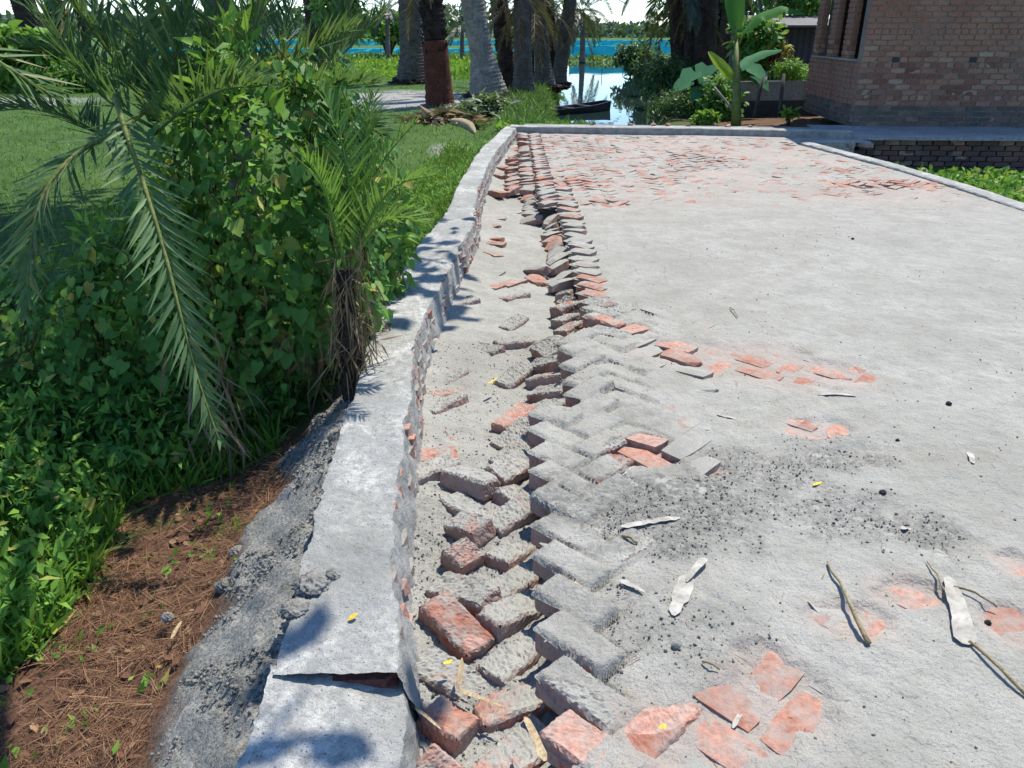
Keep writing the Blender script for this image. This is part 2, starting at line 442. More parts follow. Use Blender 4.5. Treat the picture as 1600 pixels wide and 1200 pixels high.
def m_water():
    t = NT('pond_water')
    b = t.bump(t.noise(1.6, 3, 0.5, stretch=(1.0, 0.3, 1.0)), 0.09, 0.05)
    p = t.p
    p.inputs['IOR'].default_value = 1.33
    return t.done((.015, .03, .03), 0.02, b, 0.9)
M['water'] = m_water()

# ------------------------------------------------------------------ layout curves
def curve(pts, z):
    P = [at(u, v, z) for u, v in pts]
    P.sort(key=lambda p: p.y)
    ys = np.array([p.y for p in P]); xs = np.array([p.x for p in P])
    def f(y): 
        y = np.asarray(y, float)
        # light smoothing of the polyline
        return sum(np.interp(y + d, ys, xs) for d in (-.3, -.15, 0, .15, .3)) / 5
    return f
WZ = 0.08
wall_in = curve([(640,1075),(610,950),(605,860),(620,760),(640,620),(650,520),(700,420),(740,350),(745,300),(765,250),(808,197)], WZ)
wall_out = curve([(425,1090),(440,1000),(480,860),(510,740),(540,650),(570,560),(590,480),(640,400),(700,330),(715,290),(745,240),(790,197)], WZ)
edge = curve([(850,1190),(842,1000),(846,880),(850,790),(862,690),(866,620),(880,560),(915,510),(912,470),(892,430),(880,390),(872,345),(846,300),(828,250),(815,205)], 0)
kerb_r = curve([(1600,330),(1440,275),(1240,222)], 0)
YF = 14.25                                   # inner face of the far kerb wall at x = 0
def y_far(x): return YF - 0.09 * np.clip(x, 0, 3.2) - 0.0 * x - 0.21 * np.clip(np.asarray(x, float) - 3.2, 0, 5)
def x_right(y): return np.where(np.asarray(y) > 12.95, 5.75, kerb_r(np.minimum(y, 12.9)) + 0.02)

WATER_Z = -0.75
sl_y = [15.5, 24, 33.3, 47.8, 74.3]; sl_x = [0.9, 1.2, 1.85, 2.9, 5.2]
sr_y = [15.5, 23.6, 33.3, 47.8, 74.3]; sr_x = [2.6, 3.8, 5.4, 7.8, 12.3]
def ground_z(x, y):
    x = np.asarray(x, float); y = np.asarray(y, float)
    dl = np.maximum(wall_out(np.clip(y, 1.5, 14.4)) - x, 0)          # distance left of the kerb wall
    z = -0.16 - 0.24 * sstep(0.05, 0.65, dl)                          # bank beside the wall
    z = z + 0.3 * sstep(9, 20, y) * sstep(0.1, 1.0, dl)               # rises towards the palms
    road = (dl <= 0) & (y < 15.2)
    z = np.where(road, -0.34, z)
    z = np.where((x > 5.0) & (y < 13.2), -0.46, z)
    back = -0.12 + 0 * x
    z = np.where(y > 15.2, np.where(x < 0.9, z, back), z)
    # pond
    xl = np.interp(y, sl_y, sl_x); xr = np.interp(y, sr_y, sr_x)
    ins = sstep(-0.5, 0.5, x - xl) * sstep(-0.5, 0.5, xr - x) * sstep(15.6, 17.0, y) * (1 - sstep(72, 76, y))
    z = z * (1 - ins) + ins * -1.5
    # marsh beyond the palms on the left
    marsh = sstep(33, 36, y) * (1 - sstep(72, 76, y)) * (x < xl + 0.5)
    z = z * (1 - marsh) + marsh * -0.95
    z = np.where(y > 74, -0.6, z)
    return z + 0.02 * fbm(x, y, 1.1, 3, 3)

# ------------------------------------------------------------------ ground sheet
def graded(lo, hi, c, d0, g):
    """coordinates growing in step away from c"""
    out = [c]; d = d0
    while out[-1] < hi: out.append(out[-1] + d); d *= g
    lft = [c]; d = d0
    while lft[-1] > lo: lft.append(lft[-1] - d); d *= g
    return np.array(sorted(set(lft + out)))
def grid_mesh(name, X, Y, Z, attrs=None, keep=None):
    ny, nx = X.shape
    V = np.stack([X, Y, Z], -1).reshape(-1, 3)
    i = np.arange(ny - 1)[:, None] * nx + np.arange(nx - 1)[None]
    Fc = np.stack([i, i + 1, i + nx + 1, i + nx], -1).reshape(-1, 4)
    if keep is not None: Fc = Fc[keep.reshape(-1)]
    return np_mesh(name, V, Fc, True, None, {k: a.reshape(-1) for k, a in (attrs or {}).items()})
def surf_masks(X, Y):
    dl = wall_out(np.clip(Y, 1.5, 14.4)) - X
    n = fbm(X, Y, 4, 4, 31) * 0.16
    near = 1 - sstep(3.1, 4.4, Y)
    mud = sstep(0.46, 0.34, dl + n + 0.07 * (Y - 2)) * (dl > 0) * near
    soil_w = np.interp(Y, [1.0, 2.0, 2.9, 3.6, 4.4], [1.35, 1.15, 0.9, 0.35, 0.2])
    soil = sstep(soil_w + 0.1, soil_w - 0.1, dl + n) * (dl > 0) * (1 - sstep(4.5, 5.2, Y))
    # grey mud under the palms, sandy bare spots beside the wall
    for (u, v, z, rx, ry) in ((620, 155, -.1, 2.2, 3.5), (700, 233, -.25, .35, .5), (20, 160, -.1, 2.0, 2.0)):
        p = at(u, v, z)
        mud = np.maximum(mud, sstep(1.15, .75, np.sqrt(((X - p.x) / rx) ** 2 + ((Y - p.y) / ry) ** 2) + n))
    behind = sstep(14.9, 15.3, Y) * sstep(3.0, 4.2, X) * sstep(24, 18, Y)
    soil = np.maximum(soil, behind * 0.9)
    return np.clip(soil, 0, 1), np.clip(mud, 0, 1)
xs = graded(-900, 900, -0.8, 0.05, 1.045)
ys = graded(-6, 1500, 3.0, 0.06, 1.045)
X, Y = np.meshgrid(xs, ys)
Z = ground_z(X, Y)
nearp = (X > -2.6) & (X < -0.2) & (Y > 0.9) & (Y < 5.4)
Z = np.where(nearp, Z - 0.06, Z)
so, mu = surf_masks(X, Y)
ground = obj('ground', grid_mesh('ground', X, Y, Z, {'soil': so, 'mud': mu}), M['ground'])
tag(ground, 'green grassy ground and bare soil', kind='structure')
# finer bank beside the wall: wet mortar spill, then brown soil
X, Y = np.meshgrid(np.arange(-2.5, -0.24, 0.012), np.arange(1.0, 5.3, 0.014))
so, mu = surf_masks(X, Y)
bz = ground_z(X, Y) + 0.012 * fbm(X, Y, 9, 4, 5) + mu * (0.05 * np.maximum(fbm(X, Y, 7, 5, 8, 0.6), -0.1) + 0.03 * np.maximum(fbm(X, Y, 26, 3, 18, .7), 0) + 0.03) + so * (1 - mu) * 0.02 * fbm(X, Y, 16, 4, 12, 0.6)
dl = wall_out(np.clip(Y, 1.5, 14.4)) - X
bz = bz + 0.10 * sstep(0.28, 0.0, dl) * mu
# trowel-smooth runnels sloping away from the wall
run = np.sin((X * 0.75 + Y * 0.55) * 62 + 2 * fbm(X, Y, 5, 2, 77)) * 0.006 * mu * sstep(.3, .1, np.abs(dl - 0.14))
BKX, BKY, BKZ = X[0].copy(), Y[:, 0].copy(), bz + run
bank = obj('bank', grid_mesh('bank', X, Y, bz + run, {'soil': so, 'mud': mu}), M['ground'])
tag(bank, 'bank of grey mortar spill and brown soil beside the kerb wall', kind='structure')
water = obj('water', MB().add([(-80, 15.8, WATER_Z), (80, 15.8, WATER_Z), (80, 76, WATER_Z), (-80, 76, WATER_Z)], [(0, 1, 2, 3)]).mesh('water'), M['water'])
tag(water, 'still pond water reflecting the sky', kind='structure')
# tree covered far ridge
hx = np.linspace(-700, 700, 180); hy = np.linspace(420, 620, 12)
X, Y = np.meshgrid(hx, hy)
Z = -1 + (9 + 6 * fbm(X, Y, 0.012, 3, 4)) * sstep(420, 470, Y) * (1 - 0.75 * sstep(-60, 120, X))
hills = obj('hills', grid_mesh('hills', X, Y, Z), M['far_tree'])
tag(hills, 'low wooded ridge on the horizon', kind='structure')

# ------------------------------------------------------------------ bricks
def brick_mesh(name, L, W, H, nx=3, ny=2, nz=1, jit=0.003, chip=0.35, seed=0, rf=1.0):
    """irregular fired brick, origin at the centre of its top"""
    r = random.Random(seed)
    idx = {}; V = []; Fc = []
    def vid(i, j, k):
        key = (i, j, k)
        if key not in idx:
            x = (i / nx - .5) * L; y = (j / ny - .5) * W; z = (k / nz - 1) * H
            ext = (i in (0, nx)) + (j in (0, ny)) + (k in (0, nz))
            sh = {1: 0.0, 2: 0.004, 3: 0.009}.get(ext, 0)
            if ext == 3 and r.random() < chip: sh += r.uniform(0.004, 0.018)
            sh *= rf
            x -= math.copysign(sh, x) if i in (0, nx) else 0
            y -= math.copysign(sh, y) if j in (0, ny) else 0
            z += (-sh if k == nz else sh) if k in (0, nz) else 0
            V.append((x + r.uniform(-jit, jit), y + r.uniform(-jit, jit), z + r.uniform(-jit, jit)))
            idx[key] = len(V) - 1
        return idx[key]
    for i in range(nx):
        for j in range(ny):
            Fc.append((vid(i,j,nz), vid(i+1,j,nz), vid(i+1,j+1,nz), vid(i,j+1,nz)))
            Fc.append((vid(i,j,0), vid(i,j+1,0), vid(i+1,j+1,0), vid(i+1,j,0)))
    for i in range(nx):
        for k in range(nz):
            Fc.append((vid(i,0,k), vid(i+1,0,k), vid(i+1,0,k+1), vid(i,0,k+1)))
            Fc.append((vid(i,ny,k), vid(i,ny,k+1), vid(i+1,ny,k+1), vid(i+1,ny,k)))
    for j in range(ny):
        for k in range(nz):
            Fc.append((vid(0,j,k), vid(0,j,k+1), vid(0,j+1,k+1), vid(0,j+1,k)))
            Fc.append((vid(nx,j,k), vid(nx,j+1,k), vid(nx,j+1,k+1), vid(nx,j,k+1)))
    me = bpy.data.meshes.new(name); me.from_pydata(V, [], Fc); me.update()
    return me
def rough_brick(name, L, W, H, seed, clod=0.004):
    """finer brick for the foreground with crumbs of sand stuck on its top"""
    me = brick_mesh(name, L, W, H, 30, 15, 8, 0.0014, 0.7, seed)
    co = np.empty(len(me.vertices) * 3, np.float32); me.vertices.foreach_get('co', co); co = co.reshape(-1, 3)
    top = (co[:, 2] > -0.012)
    co[:, 2] += top * (clod * 1.3 * np.maximum(fbm(co[:, 0] + seed, co[:, 1], 120, 2, seed, 0.75), -.3) + 0.006 * fbm(co[:, 0], co[:, 1], 12, 2, seed + 5))
    side = ~top
    co[:, 0] += 0.004 * fbm(co[:, 1] * 3 + seed, co[:, 2] * 3, 22, 3, seed + 9)
    co[:, 1] += 0.004 * fbm(co[:, 0] * 3 + seed, co[:, 2] * 3, 22, 3, seed + 2)
    # a broken corner
    r = random.Random(seed + 40)
    if r.random() < 0.7:
        cx = r.choice((-1, 1)) * L / 2; cy = r.choice((-1, 1)) * W / 2
        d = np.sqrt((co[:, 0] - cx) ** 2 + (co[:, 1] - cy) ** 2)
        co[:, 2] -= np.where(top, np.maximum(0.035 - d, 0) * r.uniform(.3, .9), 0)
    me.vertices.foreach_set('co', co.ravel()); me.update()
    return me
BL, BW, BH = 0.243, 0.118, 0.072
PITCHB = 0.128
road_bricks = {m: [] for m in ('brick_dusty', 'brick_half', 'brick_bare')}
for m in road_bricks:
    for k in range(4):
        me = brick_mesh('brick', BL, BW, BH, seed=100 + k); me.materials.append(M[m]); road_bricks[m].append(me)
fore_bricks = {m: [] for m in ('brick_dusty', 'brick_half', 'brick_bare')}
for m in fore_bricks:
    for k in range(4):
        me = rough_brick('brick', BL, BW, BH + 0.012, 200 + k * 7, {'brick_dusty': .006, 'brick_half': .004, 'brick_bare': .0015}[m]); me.materials.append(M[m]); fore_bricks[m].append(me)

# bare patches of the road where the sand is swept off the bricks: (pixel, radius m, aspect x)
BARE = [(1075, 548, .16, 1.6), (1165, 562, .22, 1.8), (1260, 580, .20, 1.6), (1215, 1085, .13, 1.0), (1175, 1120, .12, 1), (1085, 1150, .14, 1.1),
        (1010, 705, .11, 1.3), (1275, 668, .10, 1.4), (965, 512, .12, 1.4), (1335, 968, .08, 1.5), (1590, 975, .09, 1), (1590, 880, .07, 1),
        (1420, 925, .08, 1.3), (870, 284, .4, 1.0), (945, 316, .2, 1.4), (1390, 286, .3, 2.0), 
        (870, 1130, .12, 1), (1120, 735, .06, 1.2), (1185, 1025, .07, 1.0)]
BAREP = [(at(u, v, 0), r, a) for u, v, r, a in BARE]
def bare_amt(x, y):
    x = np.asarray(x, float); y = np.asarray(y, float)
    n = 0.35 * fbm(x, y, 9, 3, 21)
    s = 0 * x
    for p, r, a in BAREP:
        d = np.sqrt(((x - p.x) / (r * a)) ** 2 + ((y - p.y) / r) ** 2)
        s = np.maximum(s, sstep(1.25, 0.75, d + n))
    return s
DAMP = [(1010, 790, .34, 1.3, 1.0), (1160, 735, .2, 1.6, .8), (1290, 720, .1, 3.5, .8), (1310, 800, .2, 1.3, .8), (1445, 830, .17, .8, .8), (1180, 790, .2, 1.2, .7),
        (730, 690, .2, 1.0, .5), (700, 780, .2, 1.0, .5), (950, 960, .22, 1.2, .45), (1100, 1000, .18, 1.3, .45), (1290, 690, .08, 4, .5), (900, 1060, .15, 1, .4), (1000, 650, .15, 1.2, .4)]
DAMPP = [(at(u, v, 0), r, a, k) for u, v, r, a, k in DAMP]
def damp_amt(x, y):
    x = np.asarray(x, float); y = np.asarray(y, float)
    n = 0.7 * fbm(x, y, 11, 4, 23, 0.6)
    s = 0 * x
    for p, r, a, k in DAMPP:
        d = np.sqrt(((x - p.x) / (r * a)) ** 2 + ((y - p.y) / r) ** 2)
        s = np.maximum(s, k * sstep(1.3, 0.5, d + n))
    return s
def road_z(x, y):
    x = np.asarray(x, float); y = np.asarray(y, float)
    z = 0.004 + 0.006 * fbm(x, y, 2.2, 3, 41) + 0.0045 * fbm(x, y, 13, 4, 42, 0.6) + 0.0022 * fbm(x, y, 55, 3, 43, 0.7)
    z = z - (0.0198 + .007 * fbm(x, y, .8, 2, 47)) * sstep(6.5, 9.5, y) - 0.0185 * bare_amt(x, y)
    z = z - 0.016 * sstep(0.75, 0.25, x - edge(y)) * sstep(2.4, 3.0, y) * (1 - sstep(4.0, 4.8, y))
    da = damp_amt(x, y)
    z = z + da * 0.012 * np.maximum(fbm(x, y, 42, 4, 44, 0.75), -.25)
    # tyre tread marks
    for (u, v, l, w, ang) in ((1330, 715, .75, .09, .05), (1440, 830, .22, .12, -.9), (1220, 640, .35, .1, .5)):
        p = at(u, v, 0); dx = x - p.x; dy = y - p.y
        a = dx * math.cos(ang) + dy * math.sin(ang); b = -dx * math.sin(ang) + dy * math.cos(ang)
        mk = sstep(l, l * .7, np.abs(a)) * sstep(w, w * .7, np.abs(b))
        z = z - mk * (0.004 + 0.006 * (np.sin((a + 0.9 * np.abs(b)) * 190) > 0.1))
    return z

road = bpy.data.objects.new('road', bpy.data.meshes.new('road')); link(road)
tag(road, 'brick road strewn with grey sand', kind='structure')
# the sunken strip between wall and road
def trench_z(x, y):
    x = np.asarray(x, float); y = np.asarray(y, float)
    e = edge(y); w = wall_in(np.clip(y, 1.4, 14.4))
    q = np.clip((x - w) / np.maximum(e - w, .05), 0, 1.6)
    lvl = np.interp(y, [1, 2.6, 3.1, 9, 12, 15], [-.14, -.135, -.155, -.155, -.11, -.08])
    drop = np.interp(y, [1, 2.6, 3.4, 9, 15], [0.0, 0.0, -.025, -.025, -.015])
    z = lvl + drop * sstep(0.3, 0.95, q) + 0.03 * sstep(0.35, 0.0, q)
    z = z + 0.02 * fbm(x, y, 3.2, 3, 51) + 0.009 * fbm(x, y, 15, 4, 52, .6) + 0.004 * fbm(x, y, 55, 3, 53, .7) * (1 + 2.2 * sstep(3.2, 2.4, y)) + .03 * np.maximum(fbm(x, y, 7, 3, 54, .6), 0) * sstep(3.2, 2.6, y)
    return z
ys2 = [1.05]
while ys2[-1] < 14.4: ys2.append(ys2[-1] + 0.008 * (1 + 0.45 * (ys2[-1] - 1.05)))
Q, Yg = np.meshgrid(np.linspace(0, 1, 76), np.array(ys2))
xa = wall_in(np.clip(Yg, 1.4, 14.4)) - 0.08
Xg = xa + (edge(Yg) + 0.26 - xa) * Q
tr = obj('loose_sand', grid_mesh('loose_sand', Xg, Yg, trench_z(Xg, Yg), {'damp': 0.22 * sstep(3.4, 2.6, Yg) + 0.5 * damp_amt(Xg, Yg)}), M['sand'], road)
tag(tr, kind='stuff')

# herringbone pattern at 45 degrees
cand = []
c45 = math.cos(R(45))
for i in range(-140, 140):
    for j in range(-140, 140):
        d = (i - j) % 4
        if d == 0: cx, cy, yaw = i + 1.0, j + 0.5, 0.0
        elif d == 3: cx, cy, yaw = i + 0.5, j + 1.0, 90.0
        else: continue
        x = (cx - cy) * c45 * PITCHB + 2.5; y = (cx + cy) * c45 * PITCHB + 7.5
        if y < 1.1 or y > 14.15 or x < -0.7 or x > 6: continue
        cand.append((x, y, yaw + 45.0, i, j))
placed = []                                   # (matrix, material, size key)
PLANE = np.zeros((280, 280, 6))                # per pavement brick: present, cx, cy, z, slope x, slope y
for x, y, yaw, ci, cj in cand:
    e = float(edge(y)); w = float(wall_in(min(max(y, 1.4), 14.4)))
    if y > float(y_far(x)) - 0.1: continue
    if abs(x) / max(y * CP + 1.5 * SP, .1) > 0.70 + 0.12: continue
    if x > float(x_right(y)) - 0.08: continue
    hsh = random.random()
    e += random.uniform(-.035, .035) if y < 9 else random.uniform(-.02, .02)
    if x > e:
        inz = x - e
        bare = float(bare_amt(x, y))
        z = -0.010 + random.uniform(-.005, .005)
        tx, ty = random.gauss(0, 1.1), random.gauss(0, 1.1)
        if inz < 0.24:
            z = 0.010 + random.uniform(-.004, .012); tx, ty = random.gauss(0, 2), random.gauss(0, 2.5)
            if 3.2 < y < 9.5: z += random.uniform(0, .02); ty += random.uniform(-7, 2)
        elif inz < 0.7 and 2.4 < y < 4.8:
            z = 0.003 + random.uniform(-.008, .012); tx, ty = random.gauss(0, 3), random.gauss(0, 3)
        if y > 7.5 and inz >= .24: tx *= 2.4; ty *= 2.4; z = -.0105 + random.uniform(-.004, .004)
        mat = ('brick_bare' if (y < 6 or hsh < .25) else 'brick_half') if bare > 0.35 else ('brick_half' if (y > 8 and hsh < .5) or (inz < .24 and hsh < .15) else 'brick_dusty')
        if bare > 0.35: z += 0.002
        big = inz < 0.3 and y < 5
        nv = Euler((R(tx), R(ty), 0)).to_matrix() @ Vector((0, 0, 1))
        PLANE[ci + 140, cj + 140] = (1, x, y, z, -nv.x / nv.z, -nv.y / nv.z)
    elif x > w + 0.05:
        d = e - x
        if y < 2.95:
            if d > 0.04 and x < w + 0.09: continue
            z = -0.085 + random.uniform(-.04, .022); tx, ty = random.gauss(0, 9), random.gauss(-3, 9) ; yaw += random.gauss(0, 9)
            mat = ('brick_bare' if hsh < .6 else 'brick_half') if y < 1.62 else ('brick_half' if hsh < .2 else 'brick_dusty'); big = True
        elif y < 9:
            if d < 0.22:
                if hsh > .95: continue
                z = -0.1 - .1 * max(0, d - .12) + random.uniform(-.02, .02); tx, ty = random.gauss(0, 9), -random.uniform(6, 30); yaw += random.gauss(0, 14)
                mat = random.choice(['brick_dusty'] * 6 + ['brick_half'] * 2 + ['brick_bare'] * (hsh < .3)); big = y < 5.5
            else:
                if hsh > .3: continue
                z = -0.14 + random.uniform(-.02, .015); tx, ty = random.gauss(0, 6), random.gauss(-4, 7); yaw += random.gauss(0, 15)
                mat = random.choice(['brick_half', 'brick_dusty', 'brick_dusty', 'brick_dusty']); big = y < 5.5
        else:
            if d < 0.17:
                z = -0.03 + random.uniform(-.015, .012); ty = -random.uniform(6, 18); tx = random.gauss(0, 5)
            else:
                if hsh > .5: continue
                z = -0.075 + random.uniform(-.02, .01); tx, ty = random.gauss(0, 5), random.gauss(-3, 5)
            mat = 'brick_half' if hsh < .55 else 'brick_dusty'; big = False
    else:
        continue
    Mx = Matrix.Translation((x, y, z)) @ Euler((R(tx), R(ty), 0)).to_matrix().to_4x4() @ Matrix.Rotation(R(yaw), 4, 'Z')
    if x <= e and random.random() < (.3 if y < 3 else .14): Mx = Mx @ Matrix.Diagonal((random.uniform(.45, .75), random.uniform(.85, 1), 1, 1))     # broken bricks
    vis = (1.0 / y) * (1.0 if (x < e + .3 or mat == 'brick_bare') else 0.42)
    placed.append((vis, Mx, mat, big))
# road: the sand sheet drapes over the bricks, which are its children
def drape(x, y):
    """height of the sand, and whether a pavement brick lies below"""
    p = (x - 2.5) / (c45 * PITCHB); q = (y - 7.5) / (c45 * PITCHB)
    a = (p + q) / 2; b = (q - p) / 2                    # pattern axes
    i = np.floor(a).astype(int); j = np.floor(b).astype(int)
    d = (i - j) % 4
    bi = np.where(d == 1, i - 1, i); bj = np.where(d == 2, j - 1, j)
    hor = d < 2
    la = a - bi; lb = b - bj                            # 0..2 along, 0..1 across
    al = np.where(hor, la, lb); ac = np.where(hor, lb, la)
    joint = np.minimum(np.minimum(al, 2 - al), np.minimum(ac, 1 - ac)) * PITCHB
    rec = PLANE[np.clip(bi + 140, 0, 279), np.clip(bj + 140, 0, 279)]
    has = rec[..., 0] > .5
    bz_ = rec[..., 3] + rec[..., 4] * (x - rec[..., 1]) + rec[..., 5] * (y - rec[..., 2])
    e = x - edge(y)
    flat = road_z(x, y) - .0026 * sstep(.02, .004, joint) * sstep(.35, .6, vnoise(x * 1.3, y * 1.3, 69))
    n = 0.005 * fbm(x, y, 16, 4, 64, .65) + .0025 * fbm(x, y, 70, 2, 65)
    crack = np.maximum(sstep(.42, .2, e) * (1 - sstep(4.4, 5.4, y)), sstep(.7, .4, e) * sstep(2.3, 3.0, y) * (1 - sstep(4.2, 5.0, y)))
    crack = crack * (1 - .9 * sstep(6.5, 8.5, y))
    far = sstep(7.5, 10, y)
    follow = crack * (1 - sstep(.05, .3, bare_amt(x, y)))
    cover = .0055 - .004 * far - .014 * bare_amt(x, y) + n * (1 - .35 * far) + .004 * crack * fbm(x, y, 5, 2, 66)
    jw = sstep(.012, .004, joint) * vnoise(x * 6, y * 6, 67)
    fz = bz_ + cover - jw * .028 * crack
    z = np.where(has, np.maximum(flat * (1 - follow) + fz * follow, np.where(bare_amt(x, y) > .1, -1, flat - .006 - follow)), flat)
    return z, has, joint
ys = [1.05]
while ys[-1] < 14.45: ys.append(ys[-1] + 0.0068 * (1 + 0.5 * (ys[-1] - 1.05)))
ys = np.array(ys)
s = [0.0]
while s[-1] < 1: s.append(s[-1] + 0.0014 * (1 + 2.6 * s[-1]))
s = np.array(s); s /= s[-1]
S, Yg = np.meshgrid(s, ys)
x0 = edge(Yg) - 0.12
Xg = x0 + (x_right(Yg) - x0) * S
Yw = np.minimum(Yg, y_far(Xg) + 0.02)
zr, has, jn = drape(Xg, Yw)
inner = Xg > edge(Yw) + .34
ok = has | inner
Xn = Xg.copy(); moved = np.zeros_like(ok)
for sh in (1, -1):
    nb = np.roll(ok, -sh, 1); xb = np.roll(Xg, -sh, 1)
    if sh == 1: nb[:, -1] = False
    else: nb[:, 0] = False
    mk = ~ok & nb & ~moved
    lo = Xg[mk]; hi = xb[mk]; yy_ = Yw[mk]
    for it in range(7):
        mid = (lo + hi) / 2; hm = drape(mid, yy_)[1] | (mid > edge(yy_) + .34)
        hi = np.where(hm, mid, hi); lo = np.where(hm, lo, mid)
    Xn[mk] = hi; moved |= mk
    cur = mk
    for it in range(4):
        nb = np.roll(cur, -sh, 1); xv = np.roll(Xn, -sh, 1)
        if sh == 1: nb[:, -1] = False
        else: nb[:, 0] = False
        nx_ = nb & ~ok & ~moved
        Xn[nx_] = xv[nx_]; moved |= nx_; cur = nx_
Xg = Xn; ok = ok | moved
zr, has, jn = drape(Xg, Yw)
zr = zr - moved * .004
keep = ok[:-1, :-1] & ok[1:, :-1] & ok[:-1, 1:] & ok[1:, 1:]
def bare_soft(x, y):
    v = 0 * x
    n = 0.5 * fbm(x, y, 7, 3, 24)
    for p, r, a in BAREP:
        v = np.maximum(v, sstep(1.7, 0.5, np.sqrt(((x - p.x) / (r * a)) ** 2 + ((y - p.y) / r) ** 2) + n))
    return np.clip(.34 * v + sstep(6.5, 10, y) * np.clip(.24 + .5 * fbm(x, y, 1.2, 4, 25), 0, 1), 0, 1)
road.data = grid_mesh('road', Xg, Yw, zr, {'damp': damp_amt(Xg, Yw), 'pink': bare_soft(Xg, Yw)}, keep)
road.data.materials.append(M['sand'])

placed.sort(key=lambda p: -p[0])
for k, (vis, Mx, mat, big) in enumerate(placed[:300]):
    me = (fore_bricks if big else road_bricks)[mat][k % 4]
    o = bpy.data.objects.new('brick', me); COL.objects.link(o); o.parent = road; o.matrix_local = Mx
# the rest of the pavement, too many to pick apart
for mat in ('brick_dusty', 'brick_half', 'brick_bare'):
    V = []; Fc = []; n = 0
    for k, (vis, Mx, mt, big) in enumerate(placed[300:]):
        if mt != mat: continue
        me = road_bricks[mat][k % 4]
        for v in me.vertices: V.append(Mx @ v.co)
        for p in me.polygons: Fc.append(tuple(i + n for i in p.vertices))
        n += len(me.vertices)
    if not V: continue
    me = bpy.data.meshes.new('brick_paving'); me.from_pydata(V, [], Fc); me.update()
    tag(obj('brick_paving', me, M[mat], road), kind='stuff')

# ------------------------------------------------------------------ left kerb wall
kw = empty('kerb_wall', (float(wall_in(3)) - .13, 3, -0.3))
tag(kw, 'long curving brick kerb wall with whitish cement coping along the sunken strip', 'wall')
def loc(p): return p - Vector(kw.location)
def coping(y0, y1, dz=0.0, roll=0.0, widen=0.0, endface=True, seed=61, zbot=-0.3):
    """cement skin over the wall as one lofted strip with a rough section"""
    yy = [y0]
    while yy[-1] < y1: yy.append(min(y1, yy[-1] + 0.008 * (1 + 0.55 * (yy[-1] - 1.0))))
    yy = np.array(yy)
    sec = []                                    # (t across 0 outer .. 1 inner, z above)
    for z in np.linspace(zbot, WZ - 0.012, 12): sec.append((0.0, z))
    for t in np.linspace(0.0, 1.0, 30): sec.append((t, WZ))
    for z in np.linspace(WZ - 0.012, -0.26, 18): sec.append((1.0, z))
    sec = np.array(sec)
    T, Yg = np.meshgrid(sec[:, 0], yy); Zs = np.tile(sec[:, 1], (len(yy), 1))
    wi = wall_in(np.clip(Yg, 1.45, 14.4)); wo = wall_out(np.clip(Yg, 1.45, 14.4))
    X = wo - widen + (wi + widen * 0.4 - wo + widen) * T
    below = np.clip((WZ - Zs) / 0.22, 0, 1.5)
    near = sstep(3.4, 2.5, Yg)
    X = X + (T > .99) * below * (0.05 + 0.015 * near) - (T < .01) * below * 0.03
    top = (Zs >= WZ - 1e-6)
    Zr = Zs + top * (0.009 * fbm(X, Yg, 6, 4, seed) + 0.006 * fbm(X, Yg, 34, 4, seed + 3, .7) - 0.012 * (np.abs(T - .5) * 2) ** 8 * vnoise(Yg * 9, T, seed + 20)
          + .006 * sstep(.1, .5, fbm(X, Yg, 3.2, 3, seed + 14)))
    Zr = Zr + top * 0.02 * fbm(X * 0.3, Yg, 1.1, 2, seed + 9)
    rel = (T > .99) | (T < .01)
    X = X + rel * (0.016 * fbm(Yg, Zs, 7, 4, seed + 5, .65) + 0.010 * fbm(Yg, Zs, 40, 3, seed + 6, .7))
    X = X - (T > .9) * .03 * np.maximum(fbm(Yg, Yg * 0, 5, 3, seed + 31), 0) * sstep(2.4, 3.2, Yg)
    X = X + (~rel) * 0.012 * fbm(X * 2, Yg, 9, 3, seed + 4) * (np.abs(T - .5) * 2) ** 2
    Zr = Zr + dz + roll * (X - (wi + wo) / 2)
    X = X - kw.location.x; Yr = Yg - kw.location.y; Zr = Zr - kw.location.z
    me = crisp(grid_mesh('coping', X, Yr, Zr), 40)
    return me
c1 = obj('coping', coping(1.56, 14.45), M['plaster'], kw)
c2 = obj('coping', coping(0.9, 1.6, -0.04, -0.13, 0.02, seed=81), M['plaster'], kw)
c2['label'] = 'lower broken block of the coping at the near end'
# broken end of the upper block shows dark brick
ye = 1.56
wo_, wi_ = float(wall_out(ye)), float(wall_in(ye))
me = brick_mesh('brick', wi_ - wo_ - .012, 0.11, 0.075, 10, 3, 3, 0.0015, 0.3, 301); me.materials.append(M['brick_end'])
obj('brick', me, None, kw, loc=loc(Vector(((wi_ + wo_) / 2, ye + 0.056, WZ - 0.024))), rot=(0, R(-1), 0))
